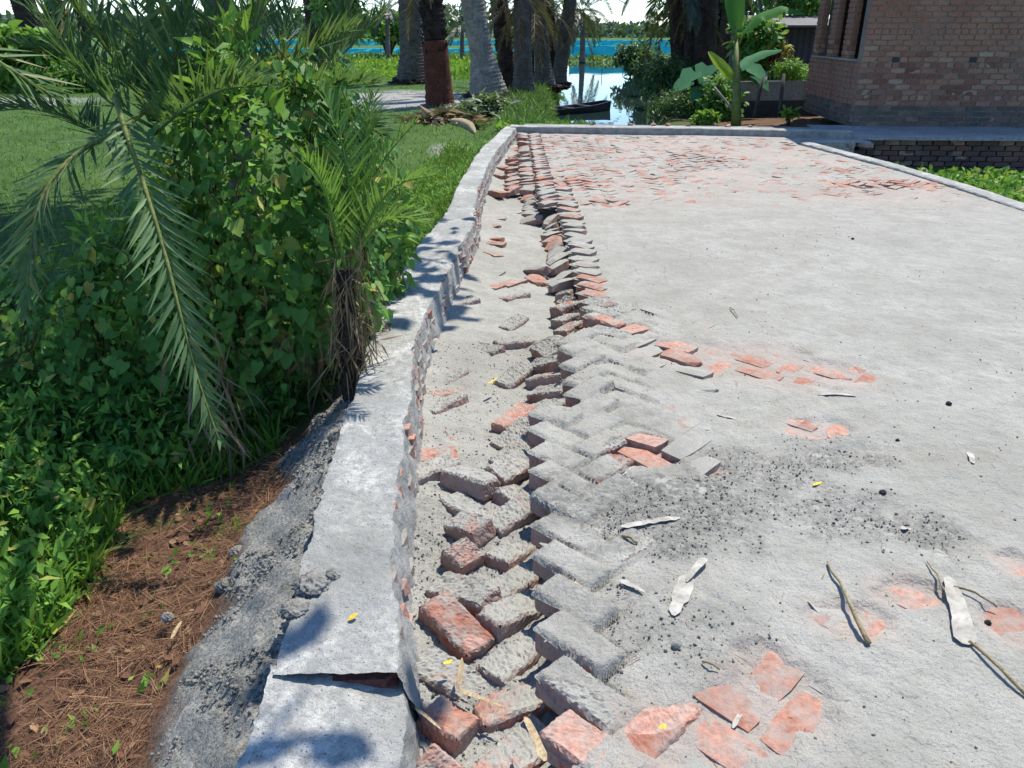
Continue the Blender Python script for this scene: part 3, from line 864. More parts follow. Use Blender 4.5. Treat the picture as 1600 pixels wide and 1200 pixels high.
# facing bricks on the inner side, three courses of headers
face_me = []
for k in range(5):
    me = brick_mesh('brick', 0.112, 0.10, 0.066, 2, 1, 1, 0.004, 0.8, 400 + k); me.materials.append(M[('brick_half', 'brick_half', 'brick_bare', 'brick_dusty', 'brick_wall')[k]]); face_me.append(me)
nfb = 0
for row in range(4):
    y = 1.75 + row * 0.05
    while y < (14.2 if row < 2 else 9.0):
        st = 0.126 + (0.02 if y > 9 else 0)
        wx = float(wall_in(y)); tang = math.atan2(float(wall_in(y + .1)) - wx, .1)
        zt = WZ - 0.012 - row * 0.072 + random.uniform(-.004, .004)
        pr = random.uniform(0.0, 0.02) - (0.008 if row == 0 and not 3.0 < y < 9.0 else 0) + row * 0.017
        k = random.choice((0, 1, 3, 4, 4, 4, 2)) if y < 8 else random.choice((0, 3, 4, 4))
        if 3.0 < y < 4.6 and row == 0 and random.random() < .6: k = 2
        if y < 2.7 and random.random() < .45: y += st; continue      # smeared over with mortar near the camera
        if y < 2.7: pr += .012
        if nfb < 298:
            o = bpy.data.objects.new('brick', face_me[k]); COL.objects.link(o); o.parent = kw
            o.location = loc(Vector((wx + pr - 0.045, y, zt)))
            o.rotation_euler = (random.gauss(0, .05) - .08, random.gauss(0, .05) + .05, R(90) - tang + random.gauss(0, .05)); nfb += 1
        y += st
# a pat of mortar left on top
def lump(name, mat, parent, p, r, seed, flat=0.6, n=None):
    n1, n2 = 56, 30
    th, ph = np.meshgrid(np.linspace(0, 2 * math.pi, n1 + 1), np.linspace(0.02, math.pi - .02, n2))
    x, y, z = np.sin(ph) * np.cos(th), np.sin(ph) * np.sin(th), np.cos(ph)
    k = 1 + 0.35 * fbm(x * 1.3 + seed + 2 * z, y * 1.3 - z, 2.3, 4, seed, .65) + 0.42 * np.maximum(fbm(x * 3 + z * 3, y * 3 + seed - z, 3.2, 4, seed + 4, .75), -.2)
    k[:, -1] = k[:, 0]
    return obj(name, grid_mesh(name, x * k * r, y * k * r, z * k * r * flat), mat, parent, loc=p)
p = at(492, 915, WZ); lump('mortar_pat', M['mortar'], kw, loc(p + Vector((-.01, 0, .002))), 0.05, 5, .42)
p = at(470, 950, WZ); lump('mortar_pat', M['mortar'], kw, loc(p + Vector((-.02, 0, -.004))), 0.04, 9, .35)
p = at(520, 900, WZ); lump('mortar_pat', M['mortar'], kw, loc(p + Vector((0, 0, .004))), 0.022, 12, .6)

# ------------------------------------------------------------------ far kerb wall and right kerb
fk = empty('kerb_wall', (2.6, 14.2, -0.2))
tag(fk, 'straight low cement kerb wall across the far end of the road before the pond', 'wall')
def strip_wall(path, w, z0, z1, name, mat, parent, seed):
    P = [Vector(p) for p in path]; pts = []
    for a, b in zip(P[:-1], P[1:]):
        n = max(2, int((b - a).length / 0.05))
        pts += [a + (b - a) * (k / n) for k in range(n)]
    pts.append(P[-1])
    sec = [(0, z0), (0, (z0 + z1) / 2), (0, z1 - .012), (0.06, z1), (.35, z1 + .003), (.65, z1 + .003), (.94, z1), (1, z1 - .012), (1, (z0 + z1) / 2), (1, z0)]
    rows = []
    for i, p in enumerate(pts):
        t = (pts[min(i + 1, len(pts) - 1)] - pts[max(i - 1, 0)]); t.z = 0; t.normalize()
        n = Vector((-t.y, t.x, 0))
        rows.append([(p + n * (w * (a - .5)) + Vector((0, 0, z))) for a, z in sec])
    A = np.array([[tuple(q) for q in r] for r in rows])
    A[..., 2] += 0.008 * fbm(A[..., 0] * 2 + A[..., 1] * 2, A[..., 2] * 5, 4, 4, seed, .6)
    A[..., 0] += 0.008 * fbm(A[..., 1] * 2 + A[..., 2] * 9, A[..., 0] * 2, 5, 4, seed + 1, .6)
    A[..., 1] += 0.008 * fbm(A[..., 0] * 2 + A[..., 2] * 9, A[..., 1] * 2, 5, 4, seed + 2, .6)
    A -= np.array(parent.location)
    me = crisp(grid_mesh(name, A[..., 0], A[..., 1], A[..., 2]), 40)
    return obj(name, me, mat, parent)
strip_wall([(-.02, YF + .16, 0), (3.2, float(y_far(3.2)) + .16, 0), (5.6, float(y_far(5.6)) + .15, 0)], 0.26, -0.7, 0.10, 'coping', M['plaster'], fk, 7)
rk = empty('kerb_wall', (5.0, 10, -0.3))
tag(rk, 'white cement edging strip between the road and the green weeds on the right', 'wall')
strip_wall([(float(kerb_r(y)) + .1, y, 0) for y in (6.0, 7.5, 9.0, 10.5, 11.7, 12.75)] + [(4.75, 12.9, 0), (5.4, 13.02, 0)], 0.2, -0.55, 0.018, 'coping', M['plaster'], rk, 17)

# ------------------------------------------------------------------ brick house
HC = Vector((6.05, 14.75, 0.04)); HA = R(-4)
house = empty('brick_house', HC, HA)
tag(house, 'unfinished brick house with open window bays standing at the road end', 'house')
def hb_mesh(k, L, W, H, seed): 
    me = brick_mesh('brick', L, W, H, 2, 1, 1, 0.0025, 0.5, seed, .4); me.materials.append(M[k]); return me
LONG, SHORT, CH = 0.245, 0.118, 0.0885
hm = {(m, s): [hb_mesh(m, LONG if s == 'l' else SHORT, 0.1, 0.077, 500 + q * 3 + (s == 'l')) for q in range(4)]
      for m in ('house_brick', 'house_brick_damp', 'plinth_brick') for s in 'ls'}
HCOUNT = [0]; hrest = {}
def place_hb(m, s, x, y, z, rz, cap=300, parent=None, store='house'):
    """x,y,z: centre of the top of the brick in house space"""
    me = random.choice(hm[(m, s)])
    rot = (random.gauss(0, .012), random.gauss(0, .012), rz + random.gauss(0, .01))
    if HCOUNT[0] < cap:
        o = bpy.data.objects.new('brick', me); COL.objects.link(o); o.parent = parent or house
        o.location = (x, y, z); o.rotation_euler = rot; HCOUNT[0] += 1
    else:
        hrest.setdefault(m, []).append((me, Matrix.Translation((x, y, z)) @ Euler(rot).to_matrix().to_4x4()))
holes_want = [0.62, 1.83, 3.02]; holes = []
WALL_L, NROW = 3.35, 27
front = []
for r in range(NROW):
    z = (r + 1) * CH
    x = 0.0 if r % 2 == 0 else -0.0
    off = (r % 2) * 0.065 + (0.13 if r % 4 >= 2 else 0)
    x = 0.0; first = True
    while x < WALL_L:
        s = 's' if (first and r % 2) or (r % 6 == 5) else 'l'
        L = (SHORT if s == 's' else LONG) + 0.013
        cx = x + L / 2
        hit = [h for h in holes_want if r == 12 and s == 'l' and x <= h < x + L]
        if hit:                                   # half a brick left out for the scaffold pole
            front.append(('s', cx + .066, z, r)); holes.append((cx - .064, z - .0385))
        else:
            front.append((s, cx, z, r))
        x += L; first = False
# individually: what shows largest, the rest joined
for s, cx, z, r in front:
    m = 'house_brick_damp' if r < 4 else 'house_brick'
    place_hb(m, s, cx, 0.046 + random.uniform(-.004, .004), z, 0.0, cap=215)
core = MB()
holes_x = [h[0] for h in holes]
core.box((WALL_L / 2 + 1.0, 0.125, 2.0), (WALL_L + 2.0 - .02, 0.22, 4.0))
core.build('wall', M['dark_mortar'], house)
# side wall: base courses, piers between open bays, lintel
SILL = 1.105
side_core = MB()
side_core.box((0.125, 1.66, SILL / 2 - .02), (0.22, 2.85, SILL - .04))
PIERS = [(0.72, 0.38), (1.68, 0.38), (2.66, 0.38)]
for py, pw in PIERS: side_core.box((0.068, py + .25, (SILL + 2.3) / 2), (0.105, pw - .02, 2.3 - SILL + .02))
side_core.box((0.125, 1.66, 3.25), (0.22, 2.85, 1.5))
side_core.build('wall', M['dark_mortar'], house)
for r in range(12):
    z = (r + 1) * CH; y = 0.112 if r % 2 else 0.0
    if r % 2 == 0: y = 0.0
    while y < 3.05:
        s = 's' if r % 2 == 0 and y == 0.0 else 'l'
        L = (SHORT if s == 's' else LONG) + .013
        place_hb('house_brick_damp' if r < 4 else 'house_brick', s, 0.046 + random.uniform(-.004, .004), y + L / 2, z, R(90), cap=265)
        y += L
for r in range(12, 26):
    z = (r + 1) * CH
    for py, pw in PIERS:
        y = py + .25 - pw / 2
        for q in range(2):
            s = 'l' if (r + q) % 2 else 's'
            L = (LONG if s == 'l' else SHORT) + .01
            place_hb('house_brick', s, 0.046 + random.uniform(-.004, .004), y + L / 2, z, R(90), cap=300); y += L
        # reveal of the pier facing the road
        for q in range(1):
            place_hb('house_brick', 's', 0.07, py + .25 - pw / 2 + .044, z, 0.0, cap=300)
sill = MB().box((0.115, 1.66, SILL - .015), (0.27, 2.84, 0.035)); sill.build('window_sill', M['concrete'], house)
MB().box((0.12, 1.6, 2.42), (0.30, 2.95, 0.22)).build('lintel', M['concrete'], house)
# room behind: floor, back walls, roof
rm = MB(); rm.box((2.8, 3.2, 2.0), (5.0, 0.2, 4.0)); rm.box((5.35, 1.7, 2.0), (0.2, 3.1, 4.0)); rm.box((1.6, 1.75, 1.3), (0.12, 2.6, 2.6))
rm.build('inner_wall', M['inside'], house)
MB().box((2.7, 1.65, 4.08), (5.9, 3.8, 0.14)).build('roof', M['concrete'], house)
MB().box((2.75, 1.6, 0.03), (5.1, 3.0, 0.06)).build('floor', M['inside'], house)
# plinth: brick face with a cement apron on top
PLX0, PLX1, PLY = -0.75, 4.6, -1.45
ap = MB()
A = []
nxp = 60
for i in range(nxp + 1):
    x = PLX0 + (PLX1 - PLX0) * i / nxp
    A.append((x, PLY - 0.02 + 0.02 * float(fbm(x, 0.3, 3, 4, 71)) + (0.35 * (1 - min(1, max(0, (x + .75) / .6)))), 0.0 + .006 * float(fbm(x, 2, 3, 3, 72))))
vs = []; fs = []
for (x, y, z) in A:
    vs += [(x, y, z - 0.05), (x, y, z), (x, y + .4, z + .004), (x, -0.2, z + .012), (x, 0.1, z + 0.02)]
for i in range(nxp):
    for k in range(4): fs.append((i*5+k, (i+1)*5+k, (i+1)*5+k+1, i*5+k+1))
ap.add(vs, fs); ap.build('apron', M['concrete'], house, True)
MB().box(((PLX0 + PLX1) / 2 + .3, (PLY) / 2 + .12, -0.32), (PLX1 - PLX0 - .6, -PLY - .02, 0.54)).build('plinth', M['dark_mortar'], house)
HCOUNT[0] = 0
for r in range(6):
    z = -0.055 - r * 0.083; x = PLX0 + .35 + (r % 2) * .12
    while x < PLX1 - 1.5:
        L = LONG + .013
        place_hb('plinth_brick', 'l', x + L / 2, PLY + 0.1 + random.uniform(-.006, .006), z, random.gauss(0, .02), cap=100); x += L
for m, lst in hrest.items():
    V = []; Fc = []; n = 0
    for me, Mx in lst:
        for v in me.vertices: V.append(Mx @ v.co)
        for p in me.polygons: Fc.append(tuple(i + n for i in p.vertices))
        n += len(me.vertices)
    me = bpy.data.meshes.new('brickwork'); me.from_pydata(V, [], Fc); me.update()
    tag(obj('brickwork', me, M[m], house), kind='stuff')
# put-log holes: thin black plates stand in for the shade inside them
for hx_, hz_ in holes:
    h = MB(); h.box((hx_, 0.0105, hz_), (0.11, 0.012, 0.082)); h.build('putlog_hole', M['boat_wood'], house)

# ------------------------------------------------------------------ palms
def frond_arrays(pts, L, n, w=0.035, fold=0.55, swept=0.7, jit=0.25, droop=0.0, taper=True, start=0.12):
    """leaflets along a rachis polyline; returns leaf transforms"""
    pts = [Vector(p) for p in pts]
    seg = [0]; 
    for a, b in zip(pts[:-1], pts[1:]): seg.append(seg[-1] + (b - a).length)
    pos, dr, nm, sc_ = [], [], [], []
    for k in range(n):
        f = start + (1 - start) * (k + .5) / n
        s_ = f * seg[-1]
        i = max(j for j in range(len(seg) - 1) if seg[j] <= s_ + 1e-9)
        q = (s_ - seg[i]) / max(seg[i + 1] - seg[i], 1e-6)
        p = pts[i].lerp(pts[i + 1], q)
        t = (pts[i + 1] - pts[i]).normalized()
        if i + 2 < len(pts): t = t.lerp((pts[i + 2] - pts[i + 1]).normalized(), q * .5).normalized()
        side = t.cross(Vector((0, 0, 1)))
        if side.length < 0.15: side = t.cross(Vector((0, 1, 0)))
        side.normalize(); upv = side.cross(t).normalized()
        ll = L * (math.sin(math.pi * (0.18 + 0.78 * f)) ** .7 if taper else 1)
        for sg in (-1, 1):
            d = (side * sg * (1 - f * .35) + t * (swept + f * .5) + upv * fold * random.uniform(.5, 1.2))
            d = d.normalized() + Vector((random.gauss(0, jit * .4), random.gauss(0, jit * .4), random.gauss(0, jit * .4) - droop))
            pos.append(tuple(p)); dr.append(tuple(d.normalized())); nm.append(tuple((upv + side * sg * -.4).normalized()))
            sc_.append((w / .34 * random.uniform(.85, 1.1), ll * random.uniform(.85, 1.12), w / .34))
    return np.array(pos), np.array(dr), np.array(nm), np.array(sc_)
LF_V = [(0,0,0),(.17,.3,.06),(0,.34,-.04),(-.17,.3,.06),(0,1,-.1)]
def frond_mesh(name, pts, L, n, rach=0.014, **kw):
    pos, dr, nm, s_ = frond_arrays(pts, L, n, **kw)
    me = scatter(name, LF_V, LANCE_F, pos, frames(dr, nm), s_)
    # add the rachis
    mb = MB(); mb.tube(pts, [rach * (1 - .8 * i / (len(pts) - 1)) for i in range(len(pts))], 5)
    V = np.array([tuple(v.co) for v in me.vertices]); n0 = len(V)
    r_ = np.empty(n0, np.float32); me.attributes['rnd'].data.foreach_get('value', r_)
    F1 = np.array([tuple(p.vertices) for p in me.polygons])
    F2 = []
    for f in mb.F:
        for k in range(1, len(f) - 1): F2.append((f[0] + n0, f[k] + n0, f[k + 1] + n0))
    return np_mesh(name, np.vstack([V, np.array(mb.V)]), np.vstack([F1, np.array(F2)]), True, np.concatenate([r_, np.full(len(mb.V), .95)]))
def arc(length, e0, bend, n=9, side=0.0):
    """rachis leaving at elevation e0, bending down by bend in total"""
    pts = [Vector((0, 0, 0))]; e = e0; a = 0
    for k in range(n):
        pts.append(pts[-1] + Vector((math.cos(e) * math.cos(a), math.cos(e) * math.sin(a), math.sin(e))) * (length / n))
        e -= bend / n * (0.6 + 0.8 * k / n); a += side / n
    return pts
FR = {}
def frond_set(key, mat, L, leaf, n, specs, **kw):
    FR[key] = []
    for e0, bend in specs:
        me = frond_mesh('frond', arc(L, R(e0), R(bend), 9, random.uniform(-.2, .2)), leaf, n, 0.016, **kw)
        me.materials.append(M[mat]); FR[key].append(me)
frond_set('coco', 'frond_dark', 3.0, 0.55, 46, [(70, 70), (45, 90), (15, 85), (-10, 65)], w=.045, droop=.25)
frond_set('date', 'frond', 1.9, 0.34, 48, [(78, 50), (58, 70), (35, 85), (5, 70)], w=.028, fold=.7)
frond_set('dead', 'dead_frond', 1.7, 0.32, 36, [(-35, 45), (-55, 30), (-70, 15), (-15, 70)], w=.025, droop=.5, jit=.5)
frond_set('darkdrop', 'frond_dark', 2.4, 0.42, 46, [(40, 110), (15, 95), (-5, 85), (60, 110)], w=.03, droop=.45)
def bark_tube(pts, radii, n=14, rough=0.05, rings=0.0, per=0.12):
    """trunk with ring scars or ragged leaf bases as real relief"""
    P = [Vector(p) for p in pts]; seg = [0]
    for a, b in zip(P[:-1], P[1:]): seg.append(seg[-1] + (b - a).length)
    m = max(8, int(seg[-1] / (per / 3)))
    q, rr = [], []
    for k in range(m + 1):
        s_ = seg[-1] * k / m
        i = max(j for j in range(len(seg) - 1) if seg[j] <= s_ + 1e-9); f = (s_ - seg[i]) / (seg[i + 1] - seg[i])
        q.append(P[i].lerp(P[i + 1], f)); rr.append((radii[i] * (1 - f) + radii[i + 1] * f) * (1 + rings * ((k % 3) - 1)))
    mb = MB(); mb.tube(q, rr, n, True, rough)
    return mb
def palm(name, label, base, top, r0, r1, mat, crown='coco', nf=10, dead=0, flare=1.5, red=None, boots=False, group=None, curve_=0.0, roots=True, rings=.03, fs=1.0):
    base = Vector(base); top = Vector(top)
    t = empty(name, base); tag(t, label, 'palm tree', group)
    h = (top - base)
    pts = []; rad = []
    for k in range(9):
        f = k / 8
        p = h * f; p = p + Vector((h.y, -h.x, 0)).normalized() * curve_ * math.sin(math.pi * f) if Vector((h.x, h.y)).length > .01 else p + Vector((curve_ * math.sin(math.pi * f), 0, 0))
        pts.append(p + Vector((0, 0, -.1 if k == 0 else 0)))
        rad.append((r0 + (r1 - r0) * f) * (1 + (flare - 1) * max(0, 1 - f * h.z / .8) ** 2))
    if red:
        zc = red / h.z
        k = max(1, int(round(zc * 8)))
        lo = bark_tube(pts[:k + 1], [r * 1.0 for r in rad[:k + 1]], 16, .03, .01, .2); lo.build('lower_trunk', M['bark_red'], t, True)
        up = bark_tube(pts[k:], [r * .88 for r in rad[k:]], 14, .07, .05, .1); up.build('trunk', M[mat], t, True)
    else:
        bark_tube(pts, rad, 16, .035, rings, .1).build('trunk', M[mat], t, True)
    if boots:                                   # ragged old leaf bases
        mb = MB()
        for q in range(170):
            f = random.uniform(.08 if not red else red / h.z - .05, .98); a = random.uniform(0, 2 * math.pi)
            p = h * f; r = (r0 + (r1 - r0) * f) * .9
            o = Vector((math.cos(a), math.sin(a), 0))
            sd = Vector((-o.y, o.x, 0)) * random.uniform(.025, .05)
            b0 = p + o * r; tip = b0 + o * random.uniform(.04, .11) + Vector((0, 0, random.uniform(.06, .16)))
            mb.add([b0 - sd, b0 + sd, tip + sd * .5, tip - sd * .5, b0 + Vector((0, 0, .09))], [(0,1,2,3), (3,2,4), (0,3,4), (1,4,2)])
        tag(mb.build('leaf_base', M[mat], t), kind='stuff')
    if roots:
        lump('root_mound', M['bark_dark'] if not red else M['bark_mid'], t, Vector((0, 0, -.08)), r0 * flare * 1.35, random.randrange(99), .35)
    ctr = h + Vector((0, 0, .05))
    for k in range(nf):
        me = FR[crown][k % 4]
        o = obj('frond', me, None, t, loc=ctr, rot=(0, random.uniform(-.15, .15), 2.4 * k + random.uniform(-.3, .3)), scale=fs * random.uniform(.85, 1.15))
    for k in range(dead):
        o = obj('dead_frond', FR['dead'][k % 4], None, t, loc=ctr - Vector((0, 0, random.uniform(.1, .7))), rot=(0, 0, 2.4 * k + random.uniform(-.4, .4)), scale=random.uniform(.8, 1.25))
    return t
G = 'palms in the waterside grove'
gp = lambda u, v, z=-.1: at(u, v, z)
def trunk_top(u0, v0, u1, h, z=-.1, lean_y=0.0):
    b = gp(u0, v0, z); d = b.y * CP + (CAM_H - z) * SP
    # lean read off the picture at the frame's top
    tip = atd(u1, 0, d); f = h / max(tip.z - b.z, .1)
    return b, Vector((b.x + (tip.x - b.x) * f, b.y + lean_y, b.z + h))
b, t_ = trunk_top(688, 166, 680, 4.0); palm('date_palm', 'date palm with shaved rust red lower trunk and shaggy dark top', b, t_, .33, .27, 'bark_dark', 'date', 12, 5, 1.15, red=1.35, boots=True)
b, t_ = trunk_top(765, 152, 740, 8.5); palm('coconut_palm', 'pale grey leaning coconut trunk with a flared base, thickest in the grove', b, t_, .34, .25, 'bark_grey', 'coco', 12, 0, 1.75, curve_=.1)
b, t_ = trunk_top(796, 142, 780, 3.7); palm('date_palm', 'dark leaning date palm with reddish middle right behind the grey coconut trunk', b, t_, .25, .27, 'bark_dark', 'date', 10, 6, 1.2, boots=True, curve_=.05)
b, t_ = trunk_top(645, 130, 646, 8.0); palm('coconut_palm', 'brown grey palm trunk half hidden behind the rust red palm', b, t_, .42, .34, 'bark_mid', 'coco', 11, 0, 1.5)
b, t_ = trunk_top(818, 146, 815, 3.05); palm('coconut_palm', 'grey brown palm trunk on a dark root mound, first left of the boat', b, t_, .28, .24, 'bark_mid', 'date', 10, 10, 1.5)
b, t_ = trunk_top(826, 128, 826, 3.05); palm('date_palm', 'thin dark palm trunk squeezed between two grey trunks by the water', b, t_, .2, .2, 'bark_dark', 'date', 8, 8, 1.1)
b, t_ = trunk_top(851, 134, 838, 3.05); palm('coconut_palm', 'light grey palm trunk leaning left above the grassy bank', b, t_, .28, .24, 'bark_mid', 'date', 10, 11, 1.5)
b, t_ = trunk_top(866, 127, 854, 3.05); palm('date_palm', 'slim dark palm trunk crossing behind the light grey leaning one', b, t_, .22, .2, 'bark_dark', 'date', 8, 8, 1.2)
b, t_ = trunk_top(872, 130, 888, 3.05); palm('coconut_palm', 'dark grey palm trunk leaning right, nearest to the pond', b, t_, .25, .22, 'bark_mid', 'date', 9, 11, 1.3)
b, t_ = trunk_top(505, 120, 500, 5.5); palm('date_palm', 'dark date palm with ragged leaf bases behind the top of the bush', b, t_, .42, .38, 'bark_dark', 'date', 10, 3, 1.1, boots=True)
b, t_ = trunk_top(72, 118, 62, 6.0); palm('date_palm', 'dark date palm trunk clothed in ferns at the far left of the lawn', b, t_, .5, .42, 'bark_dark', 'date', 9, 2, 1.1, boots=True)
b, t_ = trunk_top(112, 98, 104, 6.5); palm('date_palm', 'purplish dark palm trunk, second from the left edge', b, t_, .5, .45, 'bark_dark', 'date', 9, 3, 1.1)
b, t_ = trunk_top(140, 92, 138, 6.5); palm('date_palm', 'slender dark palm trunk, third from the left edge', b, t_, .3, .28, 'bark_dark', 'date', 9, 3, 1.1)
# clump on the right bank of the pond
for (u0, u1, dd, r, hh, lab) in ((1066, 1044, 21.5, .2, 2.75, 'leftmost dark trunk of the palm clump over the right bank'), (1080, 1066, 20.6, .15, 3.0, 'thin dark trunk leaning left in the right bank palm clump'),
                        (1094, 1088, 20.2, .2, 3.3, 'thickest black trunk of the right bank palm clump'), (1110, 1100, 20.8, .16, 3.5, 'grey trunk behind the banana plant in the right bank clump'),
                        (1126, 1124, 21.2, .15, 3.8, 'rightmost grey trunk of the palm clump beside the banana leaf')):
    b = atd(u0, 140, dd); tip = atd(u1, 0, dd); f = (hh + .3) / (tip.z + .3); b.z = -.3
    palm('palm', lab, b, Vector((b.x + (tip.x - b.x) * f, b.y, hh)), r, r * .9, 'bark_dark' if u0 < 1100 else 'bark_mid', 'darkdrop', 11 if u0 < 1100 else 8, 2, 1.15, roots=False)
# far palms across the water
for (u, v, top_v, lab, key) in ((911, 70, 20, 'tall far palm standing alone beyond the pond, mirrored in the water', 'coco'), (722, 76, 44, 'small far palm in front of the blue net, seen left of the grey trunk', 'coco'),
                                (795, 78, 45, 'small far palm between the grove trunks', 'coco'), (605, 72, 20, 'pale far palm left of the rust red palm', 'coco')):
    d = 64.0; b = atd(u, v, d); b.z = -.65; tp = atd(u, top_v, d)
    palm('palm', lab, b, tp, .24 if u == 911 else .2, .18 if u == 911 else .16, 'bark_mid', key, 18, 0, 1.1, roots=False, fs=1.25 if u == 911 else 1.0)

# ------------------------------------------------------------------ vine smothered date palm in the left foreground
dp = empty('date_palm', (-1.75, 4.1, -.4))
tag(dp, 'big young date palm in the left foreground smothered in green vines', 'palm tree')
O = Vector(dp.location)
def px_frond(spec, L, n, name='frond', mat='frond', parts=True, parent=None, label=None, **kw):
    """rachis through (pixel, depth) knots, smoothed"""
    K = [atd(*s_) for s_ in spec]
    pts = []
    for i in range(len(K) - 1):
        p0 = K[max(i - 1, 0)]; p1 = K[i]; p2 = K[i + 1]; p3 = K[min(i + 2, len(K) - 1)]
        for q in range(4):
            t = q / 4
            pts.append(0.5 * ((2 * p1) + (p2 - p0) * t + (2 * p0 - 5 * p1 + 4 * p2 - p3) * t * t + (3 * p1 - p0 - 3 * p2 + p3) * t ** 3))
    pts.append(K[-1])
    par = parent or dp
    base = pts[0]
    loc_pts = [p - base for p in pts]
    if parts:
        mb = MB(); mb.tube(loc_pts, [0.013 * (1 - .8 * i / (len(pts) - 1)) for i in range(len(pts))], 6)
        fr = mb.build(name, M['stem_green'], par, True, loc=base - Vector(par.location))
        pos, dr, nm, s_ = frond_arrays(loc_pts, L, n, **kw)
        Rm = frames(dr, nm)
        for k in range(len(pos)):
            o = bpy.data.objects.new('leaflet', LEAFLET[k % 3]); COL.objects.link(o); o.parent = fr
            Mx = Matrix(Rm[k].tolist()).to_4x4()
            o.matrix_local = Matrix.Translation(pos[k]) @ Mx @ Matrix.Diagonal((s_[k][0], s_[k][1], s_[k][2], 1))
    else:
        me = frond_mesh(name, loc_pts, L, n, **kw)
        fr = obj(name, me, M[mat], par, loc=base - Vector(par.location))
    if label: fr['label'] = label
    return fr
LEAFLET = []
for k in range(3):
    me = np_mesh('leaflet', np.array(LF_V) + np.array([[0, 0, 0], [0, 0, .01 * k], [0, 0, 0], [0, 0, .01 * k], [.06 * (k - 1), 0, -.1 * k]]), np.array(LANCE_F), True, np.full(5, k * .3)); me.materials.append(M['frond']); LEAFLET.append(me)
px_frond([(235, 165, 3.6), (185, 205, 3.4), (120, 240, 3.25), (70, 300, 3.15), (48, 385, 3.1), (42, 495, 3.1)], .24, 46, label='frond arching far left and hanging down', w=.019, fold=.4, droop=.3, jit=.35)
px_frond([(180, 150, 3.5), (196, 205, 3.35), (222, 280, 3.25), (256, 390, 3.15), (284, 500, 3.1), (312, 600, 3.1), (343, 690, 3.1)], .24, 56, label='frond hanging down in front of the vines', w=.019, fold=.4, droop=.28, jit=.35)
px_frond([(-60, 60, 3.2), (-10, 92, 3.2), (50, 130, 3.25), (112, 170, 3.35)], .26, 12, w=.02, fold=.2, label='frond reaching in from the left edge', jit=.5)
ups = [((235, 190, 3.9), (190, 110, 3.8), (130, 30, 3.7), (60, -60, 3.6)), ((240, 190, 3.9), (225, 90, 3.8), (210, -10, 3.7), (190, -140, 3.6)),
       ((250, 190, 3.9), (275, 100, 3.8), (300, 0, 3.7), (330, -130, 3.6)), ((255, 195, 4.0), (320, 120, 4.0), (390, 40, 4.0), (470, -60, 4.0)),
       ((245, 190, 4.1), (260, 90, 4.2), (255, -20, 4.3), (240, -150, 4.4)), ((330, 220, 4.3), (350, 120, 4.3), (365, 20, 4.2), (390, -110, 4.1)),
       ((330, 220, 4.3), (400, 150, 4.2), (470, 90, 4.1), (560, 40, 4.0)), ((330, 220, 4.2), (420, 170, 4.0), (510, 140, 3.9), (590, 130, 3.8)),
       ((330, 215, 4.5), (300, 110, 4.6), (270, 20, 4.6), (200, -80, 4.6)), ((400, 200, 4.6), (430, 110, 4.6), (450, 30, 4.6), (480, -90, 4.5)),
       ((420, 210, 4.4), (480, 150, 4.4), (540, 80, 4.4), (600, 20, 4.4)), ((240, 210, 3.7), (290, 170, 3.5), (350, 140, 3.4), (410, 135, 3.3)),
       ((300, 210, 4.2), (200, 130, 4.3), (120, 90, 4.3), (20, 70, 4.3)), ((240, 200, 3.8), (160, 150, 3.7), (90, 60, 3.6), (40, -60, 3.5)),
       ((420, 220, 4.3), (500, 200, 4.2), (560, 190, 4.1), (600, 215, 4.0)), ((200, 240, 4.4), (120, 190, 4.5), (40, 170, 4.5), (-40, 180, 4.5)),
       ((460, 200, 4.7), (510, 110, 4.7), (540, 30, 4.7), (560, -60, 4.6)), ((400, 210, 4.9), (400, 110, 5.0), (420, 30, 5.0), (430, -90, 5.0)), ((280, 200, 4.6), (240, 120, 4.8), (180, 60, 4.9), (120, -30, 5.0)), ((360, 215, 4.0), (380, 110, 3.9), (410, 10, 3.8), (450, -110, 3.8)), ((300, 215, 4.1), (330, 100, 4.0), (345, -10, 3.9), (350, -140, 3.9))]
for sp_ in ups:
    px_frond(sp_, .3, 58, parts=False, w=.018, fold=.6, jit=.45, rach=.010)
mb = MB()
for k in range(4):
    a = random.uniform(-.12, .12)
    mb.tube([(a, .25 + a, -.1), (a + .1, .2, .5), (a + .25, .1 + a, 1.0)], [.09, .07, .04], 9, True, .12)
mb.build('trunk', M['bark_dark'], dp, True)
# dead brown leaves hanging inside
n = 200
a0 = rng.choice(5, n); cen = np.array([atd(400, 470, 4.0), atd(330, 580, 3.8), atd(345, 640, 3.7), atd(560, 460, 4.3), atd(480, 560, 4.1)])[a0]
pos = cen + rng.normal(size=(n, 3)) * np.array([.07, .06, .14])
d = rng.normal(size=(n, 3)) * .35 + np.array([0, 0, -1.0])
me = scatter('dead_leaflets', LF_V, LANCE_F, pos - np.array(O), frames(d, rand_dirs(n)), np.stack([np.full(n, .05), rng.uniform(.15, .32, n), np.full(n, .05)], 1))
tag(obj('dead_leaflets', me, M['dead_frond'], dp), kind='stuff')

